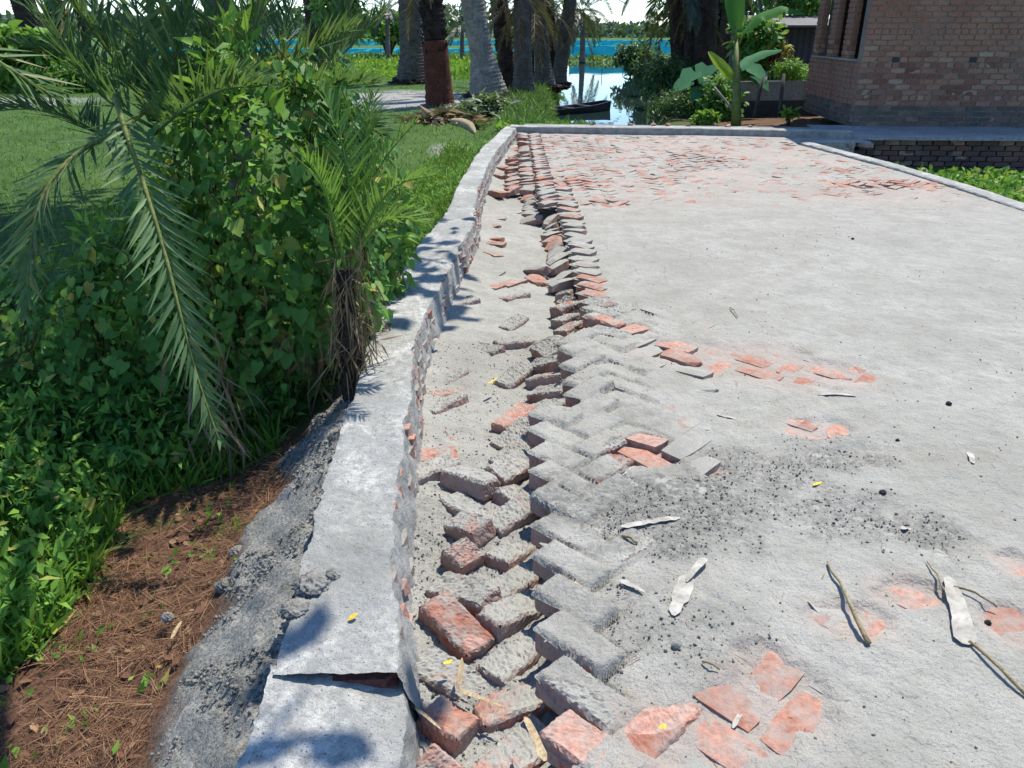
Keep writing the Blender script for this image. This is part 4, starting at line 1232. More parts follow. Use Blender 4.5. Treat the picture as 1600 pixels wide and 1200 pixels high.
# small palm right of it
yp = empty('date_palm', atd(545, 520, 3.80) - Vector((0, 0, .05)))
tag(yp, 'small bright green date palm with feathery fronds beside the vines and wall', 'palm tree')
mb = MB(); mb.tube([(0, .05, -.8), (0, .03, -.3), (0, .01, .1), (0, .02, .35)], [.075, .06, .055, .035], 9, True, .25); mb.build('trunk', M['bark_dark'], yp)
for sp_ in (((540, 420, 3.75), (545, 330, 3.70), (535, 230, 3.65), (500, 130, 3.60)), ((545, 420, 3.75), (570, 320, 3.70), (600, 250, 3.65), (650, 190, 3.60)),
            ((545, 420, 3.75), (580, 340, 3.60), (620, 290, 3.50), (675, 275, 3.40)), ((545, 425, 3.80), (575, 370, 3.75), (615, 340, 3.70), (660, 350, 3.70)),
            ((540, 420, 3.75), (555, 310, 3.80), (570, 220, 3.85), (585, 150, 3.90)), ((540, 420, 3.70), (520, 340, 3.60), (500, 280, 3.50), (470, 240, 3.40))):
    px_frond(sp_, .22, 34, parts=False, mat='frond_bright', parent=yp, w=.013, fold=.5, jit=.3, rach=.009)
n = 330
pos = np.array(atd(548, 470, 3.75) - Vector(yp.location)) + rng.normal(size=(n, 3)) * np.array([.055, .055, .2]) + np.array([0, 0, -.1])
d = rng.normal(size=(n, 3)) * .4 + np.array([0, 0, -1.0])
tag(obj('dead_leaflets', scatter('dead_leaflets', LF_V, LANCE_F, pos, frames(d, rand_dirs(n)), np.stack([np.full(n, .03), rng.uniform(.12, .26, n), np.full(n, .03)], 1)), M['dead_frond'], yp), kind='stuff')

# the vine: strands running down over the palm, heart shaped leaves
vine = empty('climbing_vine', (-1.3, 3.9, -.4))
tag(vine, 'dense climbing vine with heart shaped leaves draped over the palm', 'vine')
VO = np.array(vine.location)
ELL = [((-1.28, 4.25, .55), (.56, .62, 1.05), 4200), ((-1.75, 4.35, .1), (.75, .6, .75), 3000), ((-1.02, 4.95, .4), (.36, .45, .75), 1300), ((-2.25, 4.15, 0.0), (.8, .6, .62), 2400)]
P_, D_, N_, S_ = [], [], [], []
tw = MB()
for c, r, cnt in ELL:
    c = np.array(c); r = np.array(r)
    strands = cnt // 26
    for s_ in range(strands):
        a = rng.uniform(-math.pi * 1.05, math.pi * .05); e = rng.uniform(-.2, 1.4)
        bulge = rng.uniform(.72, 1.06)
        pts = []
        for k in range(26):
            dirv = np.array([math.cos(e) * math.cos(a), math.cos(e) * math.sin(a), math.sin(e)])
            nz = 1 + .16 * float(fbm(dirv[0] * 2 + c[0], dirv[2] * 2 + dirv[1], 1.7, 2, 91))
            p = c + r * dirv * bulge * nz
            pts.append(p)
            e -= rng.uniform(.0, .09); a += rng.normal() * .06
            if p[2] < -.42: break
            nrm = dirv / r; nrm /= np.linalg.norm(nrm)
            P_.append(p + rng.normal(size=3) * .035)
            nn = nrm * .8 + np.array([0, -.25, .55]) + rng.normal(size=3) * .35
            dd = np.array([0, 0, -.75]) + nrm * .45 + rng.normal(size=3) * .4
            N_.append(nn); D_.append(dd); S_.append(.018 + .07 * rng.random() ** 1.8)
        if len(pts) > 5 and s_ % 3 == 0: tw.tube([Vector(p) - vine.location for p in pts[::3]], .0035, 3, False)
P_, D_, N_, S_ = map(np.array, (P_, D_, N_, S_))
near = np.argsort(P_[:, 1] - S_ * 6 - .25 * P_[:, 2])
pick, rest = near[:300], near[300:]
HL = []
for k in range(3):
    me = np_mesh('leaf', np.array(HEART_V) * np.array([1, 1, 1 + .5 * k]), np.array(HEART_F), True, np.full(9, k * .33)); me.materials.append(M['vine']); HL.append(me)
Rm = frames(D_[pick], N_[pick])
for k, i in enumerate(pick):
    o = bpy.data.objects.new('leaf', HL[k % 3]); COL.objects.link(o); o.parent = vine
    o.matrix_local = Matrix.Translation(P_[i] - VO) @ Matrix(Rm[k].tolist()).to_4x4() @ Matrix.Scale(float(S_[i]), 4)
tag(obj('foliage', scatter('foliage', HEART_V, HEART_F, P_[rest] - VO, frames(D_[rest], N_[rest]), S_[rest]), M['vine'], vine), kind='stuff')
nl = 3600
ei = rng.choice(3, nl, p=[.5, .3, .2]); cs = np.array([e_[0] for e_ in ELL])[ei]; rs = np.array([e_[1] for e_ in ELL])[ei]
dv = rng.normal(size=(nl, 3)); dv[:, 1] = -np.abs(dv[:, 1]); dv[:, 2] += .35; dv /= np.linalg.norm(dv, axis=1, keepdims=True)
cl = fbm(dv[:, 0] * 2 + cs[:, 0], dv[:, 2] * 2, 2.2, 2, 55); kk = cl > -.05
cs, rs, dv = cs[kk], rs[kk], dv[kk]; nl = len(cs)
tag(obj('foliage', scatter('foliage', LANCE_V, LANCE_F, cs + rs * dv * rng.uniform(.85, 1.1, (nl, 1)) - VO, frames(dv * .6 + rng.normal(size=(nl, 3)) * .6, rng.normal(size=(nl, 3)) * .5 + np.array([0, -.2, .8])), rng.uniform(.05, .13, nl)), M['weed'], vine), kind='stuff')
for k in range(110):                            # tangled bare stems inside
    c, r, _ = ELL[k % 4]
    p = Vector(c) + Vector((random.uniform(-1, 1) * r[0] * .6, random.uniform(-.8, .3) * r[1], random.uniform(-.9, .4) * r[2]))
    pts = [p]
    for q in range(5): pts.append(pts[-1] + Vector((random.gauss(0, .04), random.gauss(0, .03), random.gauss(.0, .06))))
    tw.tube([q - vine.location for q in pts], .0035, 4, False)
tw.build('vine_stem', M['twig'], vine, True)

# ------------------------------------------------------------------ ground cover
def in_poly(x, y, poly):
    ins = np.zeros(len(x), bool); n = len(poly)
    for i in range(n):
        x1, y1 = poly[i]; x2, y2 = poly[(i + 1) % n]
        c = ((y1 > y) != (y2 > y)) & (x < (x2 - x1) * (y - y1) / (y2 - y1 + 1e-12) + x1)
        ins ^= c
    return ins
def cover(name, label, cat, poly, n, tv, tf, mat, size, up, hgt=0.0, lean=.5, width=1.0, clump=None, zfun=ground_z, kind='stuff', dens=None):
    poly = np.array(poly); lo, hi = poly.min(0), poly.max(0)
    x = rng.uniform(lo[0], hi[0], n * 3); y = rng.uniform(lo[1], hi[1], n * 3)
    k = in_poly(x, y, poly)
    if dens is not None: k &= rng.random(n * 3) < dens(x, y)
    x, y = x[k][:n], y[k][:n]; m = len(x)
    z = zfun(x, y) + rng.random(m) ** 1.5 * hgt * (0.5 + vnoise(x * 2.5, y * 2.5, 5))
    d = rng.normal(size=(m, 3)) * lean; d[:, 2] = d[:, 2] * (.12 if up < .03 else 1) + up
    nn = rng.normal(size=(m, 3)) * .5 + np.array([0, -.3, 1.0]) if up < .8 else rng.normal(size=(m, 3)) + np.array([0, -.6, .2])
    s_ = rng.uniform(size[0], size[1], m)
    me = scatter(name, tv, tf, np.stack([x, y, z], 1), frames(d, nn), np.stack([s_ * width, s_, s_], 1))
    return tag(obj(name, me, M[mat]), label, cat, None, kind)
soil_line = [tuple(at(u, v, -.38))[:2] for u, v in ((575, 625), (500, 660), (410, 705), (300, 750), (200, 780), (150, 870), (100, 960), (60, 1010), (0, 1060), (-40, 1075))]
weed_poly = soil_line + [(-2.6, 1.9), (-3.4, 3.0), (-3.6, 5.0), (-1.0, 5.2)]
cover('weeds', 'tangle of leafy green weeds in front of the vine covered palm', 'weeds', weed_poly, 24000, LANCE_V, LANCE_F, 'weed', (.03, .09), .45, .30, .7, 1.0)
cover('weeds', 'broad leaved creepers among the weeds on the left', 'weeds', weed_poly, 6500, HEART_V, HEART_F, 'vine', (.025, .06), .3, .26, .8, 1.0)
edge_poly = [tuple(at(u, v, -.38))[:2] for u, v in ((420, 660), (440, 720), (200, 790), (160, 880), (60, 1020), (-40, 1080), (-60, 900), (0, 760), (200, 690))]
cover('grass_tufts', 'long narrow grass blades at the edge of the bare soil', 'grass', edge_poly, 4500, BLADE_V, BLADE_F, 'weed', (.08, .2), .9, .03, .6, 1.0)
soilp = [tuple(at(u, v, -.36))[:2] for u, v in ((470, 690), (430, 800), (330, 960), (250, 1100), (190, 1230), (-60, 1230), (-20, 1070), (80, 1000), (150, 860), (210, 770), (400, 705))]
def bank_z(x, y): return ground_z(x, y) + .012
cover('straw_litter', 'brown straw and dead palm fibres littering the bare soil', 'straw', soilp, 9000, NEEDLE_V, BLADE_F, 'straw', (.03, .12), .02, .008, .9, 1.0, zfun=bank_z, dens=lambda x, y: .15 + .85 * sstep(.35, .6, vnoise(x * 5, y * 5, 4)))
cover('leaf_litter', 'scattered rotten brown leaves on the bare soil', 'leaf litter', soilp, 200, OVAL_V, OVAL_F, 'straw', (.02, .05), .02, .01, .9, 1.0, zfun=bank_z)
foot = [tuple(at(u, v, -.38))[:2] for u, v in ((585, 560), (570, 620), (500, 655), (430, 640), (470, 560), (560, 520))]
cover('weeds', 'tuft of green weeds round the foot of the small bright palm', 'weeds', foot, 1500, LANCE_V, LANCE_F, 'weed', (.04, .12), .6, .3, .6, 1.0)
cover('seedlings', 'few small seedlings sprouting from the bare brown soil', 'seedlings', soilp, 260, LANCE_V, LANCE_F, 'weed', (.025, .06), .35, .03, .7, 1.3, dens=lambda x, y: sstep(.55, .75, vnoise(x * 6, y * 6, 8)))
strip = [(float(wall_out(y)) - .06, y) for y in np.arange(4.3, 14.3, .5)] + [(-1.1, 14.3), (-1.5, 11), (-1.8, 8), (-1.75, 5.5), (-1.1, 4.5)]
cover('weeds', 'bright green weeds growing along the outer side of the kerb wall', 'weeds', strip, 15000, LANCE_V, LANCE_F, 'weed', (.03, .085), .7, .12, .6, .8, dens=lambda x, y: .25 + .75 * sstep(.3, .6, vnoise(x * 1.5, y * 1.2, 3)))
cover('grass_tufts', 'grass blades growing along the outer side of the kerb wall', 'grass', strip, 12000, BLADE_V, BLADE_F, 'grass', (.06, .16), .9, .0, .5, .9)
lawn = [(-1.0, 14.4), (.6, 15.2), (.9, 24), (1.2, 33), (-12, 34), (-18, 26), (-9, 10), (-4, 5.5), (-1.8, 7)]
cover('lawn_grass', 'short green grass under the palm grove', 'grass', lawn, 52000, BLADE_V, BLADE_F, 'grass', (.04, .10), .8, .0, .6, 1.5, dens=lambda x, y: np.clip(9 / np.maximum(y, 1), .25, 1) * (1 - .92 * sstep(1.1, .85, np.sqrt(((x - at(620, 155, -.1).x) / 2.2) ** 2 + ((y - at(620, 155, -.1).y) / 3.5) ** 2))))
bankp = [(.3, 15.0), (1.3, 15.6), (1.5, 24), (2.0, 33), (.2, 33), (-.2, 24), (-.2, 17)]
cover('bank_grass', 'shaggy grass on the pond bank below the palms', 'grass', bankp, 9000, BLADE_V, BLADE_F, 'grass', (.12, .35), .7, .05, .7, .8)
marsh = [(-30, 35), (2.0, 35), (2.6, 47), (4.6, 72), (-45, 72)]
cover('water_hyacinth', 'bright yellow green bed of water hyacinth behind the palm grove', 'water hyacinth', marsh, 60000, OVAL_V, OVAL_F, 'hyacinth', (.14, .34), .8, .3, .7, 1.0, zfun=lambda x, y: np.full(len(x), WATER_Z - .02), dens=lambda x, y: np.clip(40 / y, .3, 1) ** 2)
farstrip = [(4.6, 70), (14, 70), (40, 78), (40, 84), (-30, 84), (-30, 74), (4, 74)]
cover('shore_plants', 'strip of green plants along the far shore of the pond', 'plants', farstrip, 7000, OVAL_V, OVAL_F, 'grass', (.15, .4), .7, .25, .7, 1.0, zfun=lambda x, y: np.full(len(x), -.66))
isl = [tuple(at(u, v, WATER_Z))[:2] for u, v in ((980, 112), (1000, 104), (1030, 103), (1035, 116), (1000, 117))]
cover('floating_plants', 'small raft of floating weed on the pond by the right bank', 'plants', isl, 2500, OVAL_V, OVAL_F, 'shrub_dark', (.1, .25), .7, .12, .7, 1.0, zfun=lambda x, y: np.full(len(x), WATER_Z - .01))
rightp = [(5.15, 6.0), (5.2, 9.8), (4.9, 12.2), (5.6, 12.6), (9.5, 11.7), (9.0, 7)]
cover('weeds', 'sunlit green weeds below the plinth of the house', 'weeds', rightp, 9000, OVAL_V, OVAL_F, 'weed', (.05, .13), .5, .14, .7, 1.0, dens=lambda x, y: .3 + .7 * sstep(.3, .6, vnoise(x * 1.3, y * 1.3, 9)))
cover('weeds', 'low plants at the foot of the far kerb wall', 'weeds', [(-.1, 14.65), (1.1, 14.6), (1.6, 15.8), (-.3, 16.2)], 1500, OVAL_V, OVAL_F, 'weed', (.06, .16), .6, .15, .7, 1.0)

# ------------------------------------------------------------------ shrubs, banana, taro and other plants
def shrub(name, label, cat, c, r, n, tv, tf, mat, size, stems=6, group=None, droop=-.3, clumps=14, root=None, stem_r=.012, stem_mat='twig', extra=None, bole=0.0):
    c = np.array(c, float); r = np.array(r, float)
    b = Vector(root if root is not None else (c[0], c[1], c[2] - r[2]))
    t = empty(name, b); tag(t, label, cat, group)
    cc = rng.normal(size=(clumps, 3)); cc /= np.linalg.norm(cc, axis=1, keepdims=True)
    cc = c + cc * r * rng.uniform(.25, .85, (clumps, 1))
    if extra is not None: cc = np.vstack([np.array(extra, float), cc]); clumps = len(cc)
    k = rng.integers(0, clumps, n)
    pos = cc[k] + np.clip(rng.normal(size=(n, 3)), -1.7, 1.7) * r * (.23 if clumps > 6 else .4)
    pos[:, 2] = np.maximum(pos[:, 2], b.z + .02)
    nn = (pos - c) / r * .5 + rng.normal(size=(n, 3)) * .5 + np.array([0, 0, .7])
    dd = (pos - cc[k]) / r + rng.normal(size=(n, 3)) * .5 + np.array([0, 0, droop])
    s_ = rng.uniform(size[0], size[1], n)
    tag(obj('foliage', scatter('foliage', tv, tf, pos - np.array(b), frames(dd, nn), s_), M[mat], t), kind='stuff')
    mb = MB()
    if bole:
        mb.tube([(0, 0, -.15), (.04, .02, bole * .5), (0, .06, bole)], [stem_r * 1.9, stem_r * 1.5, stem_r * 1.3], 10, True, .06)
        mb.build('trunk', M[stem_mat], t, True); mb = MB()
    for q in range(min(stems, clumps)):
        e = Vector(cc[q]) - b
        if bole:
            mb.tube([(0, .05, bole - .05), Vector((0, .05, bole)).lerp(e, .5) + Vector((0, 0, .25)), e], [stem_r * .9, stem_r * .6, stem_r * .25], 6, True)
            continue
        mb.tube([(random.uniform(-.03, .03), random.uniform(-.03, .03), -.05), e * .5 + Vector((random.gauss(0, .08 * r[0]), 0, .1 * r[2])), e], [stem_r, stem_r * .8, stem_r * .4], 6, True)
    mb.build('branch' if bole else 'stem', M[stem_mat], t, True)
    return t
def S(u, v, d): return atd(u, v, d)
shrub('shrub', 'dark bushy shrub overhanging the right edge of the pond', 'shrub', S(1045, 128, 20), (.7, .8, .75), 3200, LANCE_V, LANCE_F, 'shrub_dark', (.07, .16), root=(S(1045, 128, 20).x, S(1045, 128, 20).y, -.7))
shrub('shrub', 'low dark green shrub at the waterline below the taro leaves', 'shrub', S(1058, 168, 17.5), (.6, .7, .45), 2600, LANCE_V, LANCE_F, 'shrub_dark', (.06, .14), root=(S(1058, 168, 17.5).x, S(1058, 168, 17.5).y, -.5))
shrub('shrub', 'leafy green shrub filling the gap left of the banana stem', 'shrub', S(1115, 160, 17), (.55, .6, .5), 2000, OVAL_V, OVAL_F, 'vine', (.07, .17), root=(S(1115, 160, 17).x, S(1115, 160, 17).y, -.15))
shrub('shrub', 'bright leaved bush behind the banana plant under its arching leaf', 'shrub', S(1185, 75, 18), (.55, .6, .75), 2200, OVAL_V, OVAL_F, 'vine', (.1, .24), root=(S(1185, 75, 18).x, S(1185, 75, 18).y, -.1), stem_r=.02)
shrub('shrub', 'pale green feathery shrub beside the corner of the house', 'shrub', S(1238, 108, 17.4), (.36, .4, .3), 1500, LANCE_V, LANCE_F, 'weed', (.05, .13), root=(S(1238, 108, 17.4).x, S(1238, 108, 17.4).y, -.1))
shrub('croton', 'small croton with dark red leaves behind the grey low wall', 'plant', S(1212, 88, 17.8), (.16, .2, .17), 180, LANCE_V, LANCE_F, 'croton_red', (.09, .18), clumps=5, root=(S(1212, 88, 17.8).x, S(1212, 88, 17.8).y, -.1))
shrub('croton', 'small croton with golden yellow leaves next to the red one', 'plant', S(1222, 80, 17.9), (.15, .2, .15), 170, LANCE_V, LANCE_F, 'croton_yellow', (.09, .18), clumps=5, root=(S(1222, 80, 17.9).x, S(1222, 80, 17.9).y, -.1))
shrub('tree', 'dark leafy tree filling the gap above the shed', 'tree', S(1238, -25, 22.5), (1.7, 1.2, 1.0), 4200, OVAL_V, OVAL_F, 'vine', (.1, .22), root=(S(1200, 60, 21).x, S(1200, 60, 21).y + .3, -.1), stem_r=.06)
shrub('tree', 'dense green tree behind the right bank palm clump', 'tree', S(1120, 10, 26), (2.0, 1.2, 1.8), 4200, OVAL_V, OVAL_F, 'shrub_dark', (.12, .28), root=(S(1130, 60, 26).x, S(1130, 60, 26).y, -.1), stem_r=.08, clumps=24)
shrub('shrub', 'little sprig of weeds at the foot of the grey low wall', 'shrub', S(1232, 176, 15.6), (.16, .1, .09), 90, OVAL_V, OVAL_F, 'weed', (.06, .12), clumps=5, root=(S(1232, 186, 15.6).x, S(1232, 186, 15.6).y, -.1))
shrub('shrub', 'yellow green herb at the base of the banana stem', 'shrub', S(1105, 183, 15.8), (.35, .12, .14), 420, OVAL_V, OVAL_F, 'weed', (.06, .13), clumps=8, root=(S(1105, 188, 15.8).x, S(1105, 188, 15.8).y, -.15))
shrub('shrub', 'broad leaved shrub standing at the left edge of the lawn', 'shrub', S(28, 88, 24), (1.2, .8, .8), 1500, HEART_V, HEART_F, 'weed', (.18, .4), root=(S(28, 88, 24).x, S(28, 88, 24).y, -.1))
shrub('shrub', 'ferny shrub clinging round the foot of the far left palms', 'shrub', S(120, 112, 24), (1.5, .8, .6), 2000, LANCE_V, LANCE_F, 'vine', (.14, .3), root=(S(120, 122, 24).x, S(120, 122, 24).y, -.1))
shrub('shrub', 'hanging ferns with bright leaves on the dark palm behind the bush', 'shrub', S(530, 15, 24), (.8, .6, .9), 1500, LANCE_V, LANCE_F, 'frond_bright', (.2, .45), root=(S(505, 60, 24.5).x, S(505, 60, 24.5).y, S(505, 60, 24.5).z))
shrub('tree', 'rounded yellow green tree far across the marsh left of the red palm', 'tree', S(605, 45, 70), (2.4, 2, 1.6), 2000, OVAL_V, OVAL_F, 'weed', (.3, .6), root=(S(605, 62, 70).x, S(605, 62, 70).y, -.65), stem_r=.12)
shrub('shrub', 'dark shrub added over the narrowing pond for its reflection', 'shrub', S(1000, 92, 44), (1.3, .9, 1.1), 1500, OVAL_V, OVAL_F, 'shrub_dark', (.15, .35), root=(S(1012, 100, 44).x, S(1012, 100, 44).y, -.75))  # added shrub, put in to mirror darkly in the pond
shrub('shrub', 'tall dark bush added at the waterline for its reflection', 'shrub', S(1012, 108, 31), (.7, .6, .9), 1300, LANCE_V, LANCE_F, 'shrub_dark', (.15, .35), root=(S(1012, 125, 31).x, S(1012, 125, 31).y, -.75))  # another added bush, darkens the reflection along the right bank
# shade trees: crowns above the picture, trunks behind the vines
shrub('tree', 'leafy shade tree rising behind the vine covered palm', 'tree', (-1.5, 6.6, 4.7), (1.6, 1.8, .8), 3300, OVAL_V, OVAL_F, 'canopy', (.14, .28), stems=14, clumps=26, bole=2.6, extra=[(.6, 2.9, 4.7), (.15, 2.8, 4.8), (.3, 6.8, 4.7), (.45, 7.4, 4.7), (.4, 8.2, 4.7)], root=(-1.75, 5.1, -.4), stem_r=.06, stem_mat='bark_mid')
shrub('tree', 'second leafy shade tree rising behind the bush farther back', 'tree', (-4.6, 9.5, 5.4), (3.4, 3.4, 1.5), 6500, OVAL_V, OVAL_F, 'canopy', (.16, .3), stems=12, clumps=40, bole=3.0, root=(-3.4, 10.2, -.4), stem_r=.08, stem_mat='bark_mid')
# far wood
n = 14000
x = rng.uniform(-330, 330, n); base = 3.5 + 5.5 * vnoise(x * .035, x * 0, 3) + 4 * vnoise(x * .11, x * 0, 6)
base = base * (1 - .45 * sstep(10, 80, x))
pos = np.stack([x, 330 + rng.uniform(-15, 15, n), -.6 + base * rng.random(n) ** .8], 1)
tag(obj('wood', scatter('wood', OVAL_V, OVAL_F, pos, frames(rand_dirs(n), rand_dirs(n)), rng.uniform(1.2, 3.0, n)), M['far_tree']), 'far off wood along the horizon', 'wood', None, 'stuff')

# banana plant
def big_leaf(pts, width, seed, tear=0.0, roll=0.0, gut=.25, side_hint=None):
    """banana blade along a midrib polyline, with torn edges"""
    r = random.Random(seed); P = [Vector(p) for p in pts]; seg = [0]
    for a, b in zip(P[:-1], P[1:]): seg.append(seg[-1] + (b - a).length)
    m = 26; V = []; Fc = []
    for k in range(m + 1):
        f = k / m; s_ = f * seg[-1]
        i = max(j for j in range(len(seg) - 1) if seg[j] <= s_ + 1e-9); q = (s_ - seg[i]) / (seg[i + 1] - seg[i])
        p = P[i].lerp(P[i + 1], q); t = (P[i + 1] - P[i]).normalized()
        side = Vector(side_hint) if side_hint else t.cross(Vector((0, 0, 1)))
        side = (side - t * side.dot(t)).normalized(); nv = side.cross(t)
        w = width * (math.sin(math.pi * min(1, .06 + .94 * f ** .8)) ** .55) * .5
        for sg in (-1, -.5, 0, .5, 1):
            ww = w * sg * (1 - (r.random() * tear if abs(sg) == 1 else 0))
            V.append(p + side * ww + nv * (abs(sg) * w * gut) + t * (abs(sg) * .05 * width))
        if k:
            for c in range(4): Fc.append(((k-1)*5+c, (k-1)*5+c+1, k*5+c+1, k*5+c))
    return V, Fc
ban = empty('banana_plant', at(1152, 193, -.12))
tag(ban, 'banana plant with one yellow hanging leaf beside the far kerb', 'banana plant')
BD = 15.4
def bl(p): return p - Vector(ban.location)
mb = MB(); mb.tube([bl(S(1150, 196, BD)), bl(S(1151, 150, BD)), bl(S(1151, 105, BD)), bl(S(1150, 60, BD))], [.10, .085, .065, .035], 10, True, .06); mb.build('stem', M['stem_green'], ban, True)
mb = MB(); mb.tube([bl(S(1150, 70, BD)), bl(S(1149, 40, BD)), bl(S(1146, -40, BD))], [.02, .016, .008], 6); mb.tube([bl(S(1152, 75, BD)), bl(S(1164, 50, BD)), bl(S(1190, 25, BD))], [.02, .016, .012], 6)
mb.tube([bl(S(1152, 118, BD)), bl(S(1145, 121, BD))], [.016, .012], 6); mb.build('petiole', M['stem_green'], ban, True)
for nm, pts, w, tear, hint, mt, lab in (('leaf', [S(1149, 48, BD), S(1147, 10, BD - .05), S(1143, -50, BD - .1), S(1140, -110, BD)], .44, .03, (1, .1, 0), 'banana', None),
                           ('leaf', [S(1160, 52, BD), S(1185, 26, BD - .1), S(1222, 12, BD - .2), S(1258, 22, BD - .3)], .36, .18, (.1, 1, .6), 'banana', None),
                           ('leaf', [S(1145, 121, BD), S(1134, 112, BD - .1), S(1120, 97, BD - .18), S(1107, 81, BD - .2)], .26, .08, (.6, .5, .55), 'banana_yellow', 'yellow green hanging leaf'),
                           ('leaf', [S(1153, 110, BD), S(1172, 92, BD + .3), S(1195, 82, BD + .5), S(1222, 78, BD + .7)], .24, .15, (.1, 1, .6), 'taro', None)):
    V, Fc = big_leaf([bl(p) for p in pts], w, hash(mt) % 99 + len(nm), tear, side_hint=hint)
    o = MB().add(V, Fc).build(nm, M[mt], ban, True)
    if lab: o['label'] = lab
# taro
tar = empty('taro_plant', at(1095, 165, -.3)); tag(tar, 'taro with big blue green leaves overhanging the pond bank', 'plant')
TD = 17.0
for k, (u, v, s_, dx) in enumerate(((1085, 112, .5, -.6), (1105, 103, .5, -.3), (1075, 128, .45, -.9), (1110, 125, .48, -.2), (1128, 112, .42, .4), (1095, 140, .4, -.5), (1120, 145, .36, .2), (1172, 105, .5, .6), (1180, 120, .45, .5))):
    p = S(u, v, TD + random.uniform(-.3, .3)) - Vector(tar.location)
    dd = np.array([[dx, -.5, -.45]]); nn = np.array([[.2 * dx, -.45, .8]])
    o = obj('leaf', scatter('leaf', HEART_V, HEART_F, np.array([tuple(p)]), frames(dd, nn), np.array([s_])), M['taro'], tar)
    MB().tube([(random.uniform(-.1, .1), random.uniform(-.1, .1), -.1), Vector(p) * .6 + Vector((0, .1, .15)), p], [.016, .012, .008], 5).build('stalk', M['stem_green'], tar, True)

# ------------------------------------------------------------------ things behind the far kerb
boat = empty('boat', at(900, 176, WATER_Z)); tag(boat, 'dark flat bottomed wooden boat moored at the left bank of the pond', 'boat')
bow = at(948, 172, WATER_Z); ste = at(822, 182, WATER_Z); ax = (bow - ste); BLn = ax.length; ax.normalize(); sd = Vector((-ax.y, ax.x, 0))
hull = MB(); inn = MB(); m = 14
def hsec(f):
    w = .42 * (math.sin(math.pi * min(1, .12 + f * .74)) ** .6) * (1 if f < .75 else 1 - (f - .75) * .9)
    zt = .14 + .16 * f ** 2.2 + .05 * (1 - f) ** 2; zb = -.12 + .22 * max(0, f - .7) ** 1.2
    return w, zt, zb
Vh = []
for k in range(m + 1):
    f = k / m; w, zt, zb = hsec(f); c = ste + ax * (BLn * f) - Vector(boat.location)
    Vh.append([c - sd * w + Vector((0, 0, zt)), c - sd * w * .75 + Vector((0, 0, zb)), c + sd * w * .75 + Vector((0, 0, zb)), c + sd * w + Vector((0, 0, zt)),
               c + sd * (w - .04) + Vector((0, 0, zt)), c + sd * (w * .72) + Vector((0, 0, zb + .05)), c - sd * (w * .72) + Vector((0, 0, zb + .05)), c - sd * (w - .04) + Vector((0, 0, zt))])
vs = [v for s_ in Vh for v in s_]; fs = []
for k in range(m):
    for q in range(8): fs.append((k*8+q, k*8+(q+1) % 8, (k+1)*8+(q+1) % 8, (k+1)*8+q))
fs += [(0,1,2,3), (0,3,4,7), (4,5,6,7), tuple(m*8+q for q in (3,2,1,0)), tuple(m*8+q for q in (7,4,3,0)), tuple(m*8+q for q in (7,6,5,4))]
hull.add(vs, fs); hull.build('hull', M['boat_wood'], boat)
for f in (.3, .5, .7):
    w, zt, zb = hsec(f); c = ste + ax * (BLn * f) - Vector(boat.location)
    Mr = Matrix(((ax.x, sd.x, 0), (ax.y, sd.y, 0), (0, 0, 1)))
    MB().box(c + Vector((0, 0, zt - .03)), (.13, 2 * w - .05, .03), Mr).build('thwart', M['boat_wood'], boat)
rope_post = MB().tube([(0, 0, -.3), (.02, 0, .55)], [.022, .018], 6)
o = rope_post.build('mooring_stake', M['dark_post'], None, loc=at(940, 118, WATER_Z)); tag(o, 'thin stake standing in the open water of the pond', 'stake')
lump('tarred_box', M['boat_wood'], None, at(868, 128, -.35) + Vector((0, 0, .08)), .17, 3, .9)
tag(bpy.context.scene.objects['tarred_box'], 'black bundle at the water edge beside the palm leaning right', 'bundle')

low = empty('garden_wall', at(1205, 189, -.12)); tag(low, 'low grey cement garden wall with dark damp foot beside the house', 'wall')
p0 = at(1158, 190, -.12); p1 = at(1262, 188, -.12); L = (p1 - p0).length
Mr = Matrix.Rotation(math.atan2(p1.y - p0.y, p1.x - p0.x), 3, 'Z')
p0.y += 1.0; p1.y += 1.0
cc = (p0 + p1) / 2 - Vector(low.location)
cc = cc + Mr @ Vector((.35, 0, 0)); L += .7
MB().box(cc + Vector((0, 0, .52)), (L, .1, .42), Mr).build('upper_panel', M['concrete'], low)
MB().box(cc + Vector((0, 0, .14)), (L + .02, .13, .38), Mr).build('base', M['stone_dark'], low)
for k, (u0, v0, u1, v1, r, mt, lab) in enumerate(((1178, 184, 1192, 122, .035, 'dark_post', 'dark slanting post before the grey low wall, nearer the banana'), (1217, 181, 1225, 116, .038, 'dark_post', 'dark upright post before the grey low wall, nearer the house'),
                                     (1150, 178, 1116, 136, .028, 'bamboo', 'pale bamboo pole leaning against the banana stem'), (1196, 130, 1199, 112, .02, 'bamboo', 'short thin bamboo stake sticking up behind the grey low wall'))):
    a = S(u0, v0, 15.7 + .2 * (k == 3)); b = S(u1, v1, 15.8 + .25 * (k == 3))
    mb = MB(); mb.tube([Vector((0, 0, 0)), (b - a) * .33, (b - a) * .66, b - a], [r, r * .95, r * .92, r * .88], 8, True, .05)
    tag(mb.build('post', M[mt], None, True, loc=a), lab, 'post')
def lathe(prof, n=20):
    mb = MB(); vs = []; fs = []
    for r, z in prof:
        for k in range(n): a = 2 * math.pi * k / n; vs.append((r * math.cos(a), r * math.sin(a), z))
    for i in range(len(prof) - 1):
        for k in range(n): fs.append((i*n+k, i*n+(k+1) % n, (i+1)*n+(k+1) % n, (i+1)*n+k))
    fs.append(tuple(range(n))[::-1]); fs.append(tuple((len(prof)-1)*n+k for k in range(n)))
    return mb.add(vs, fs)
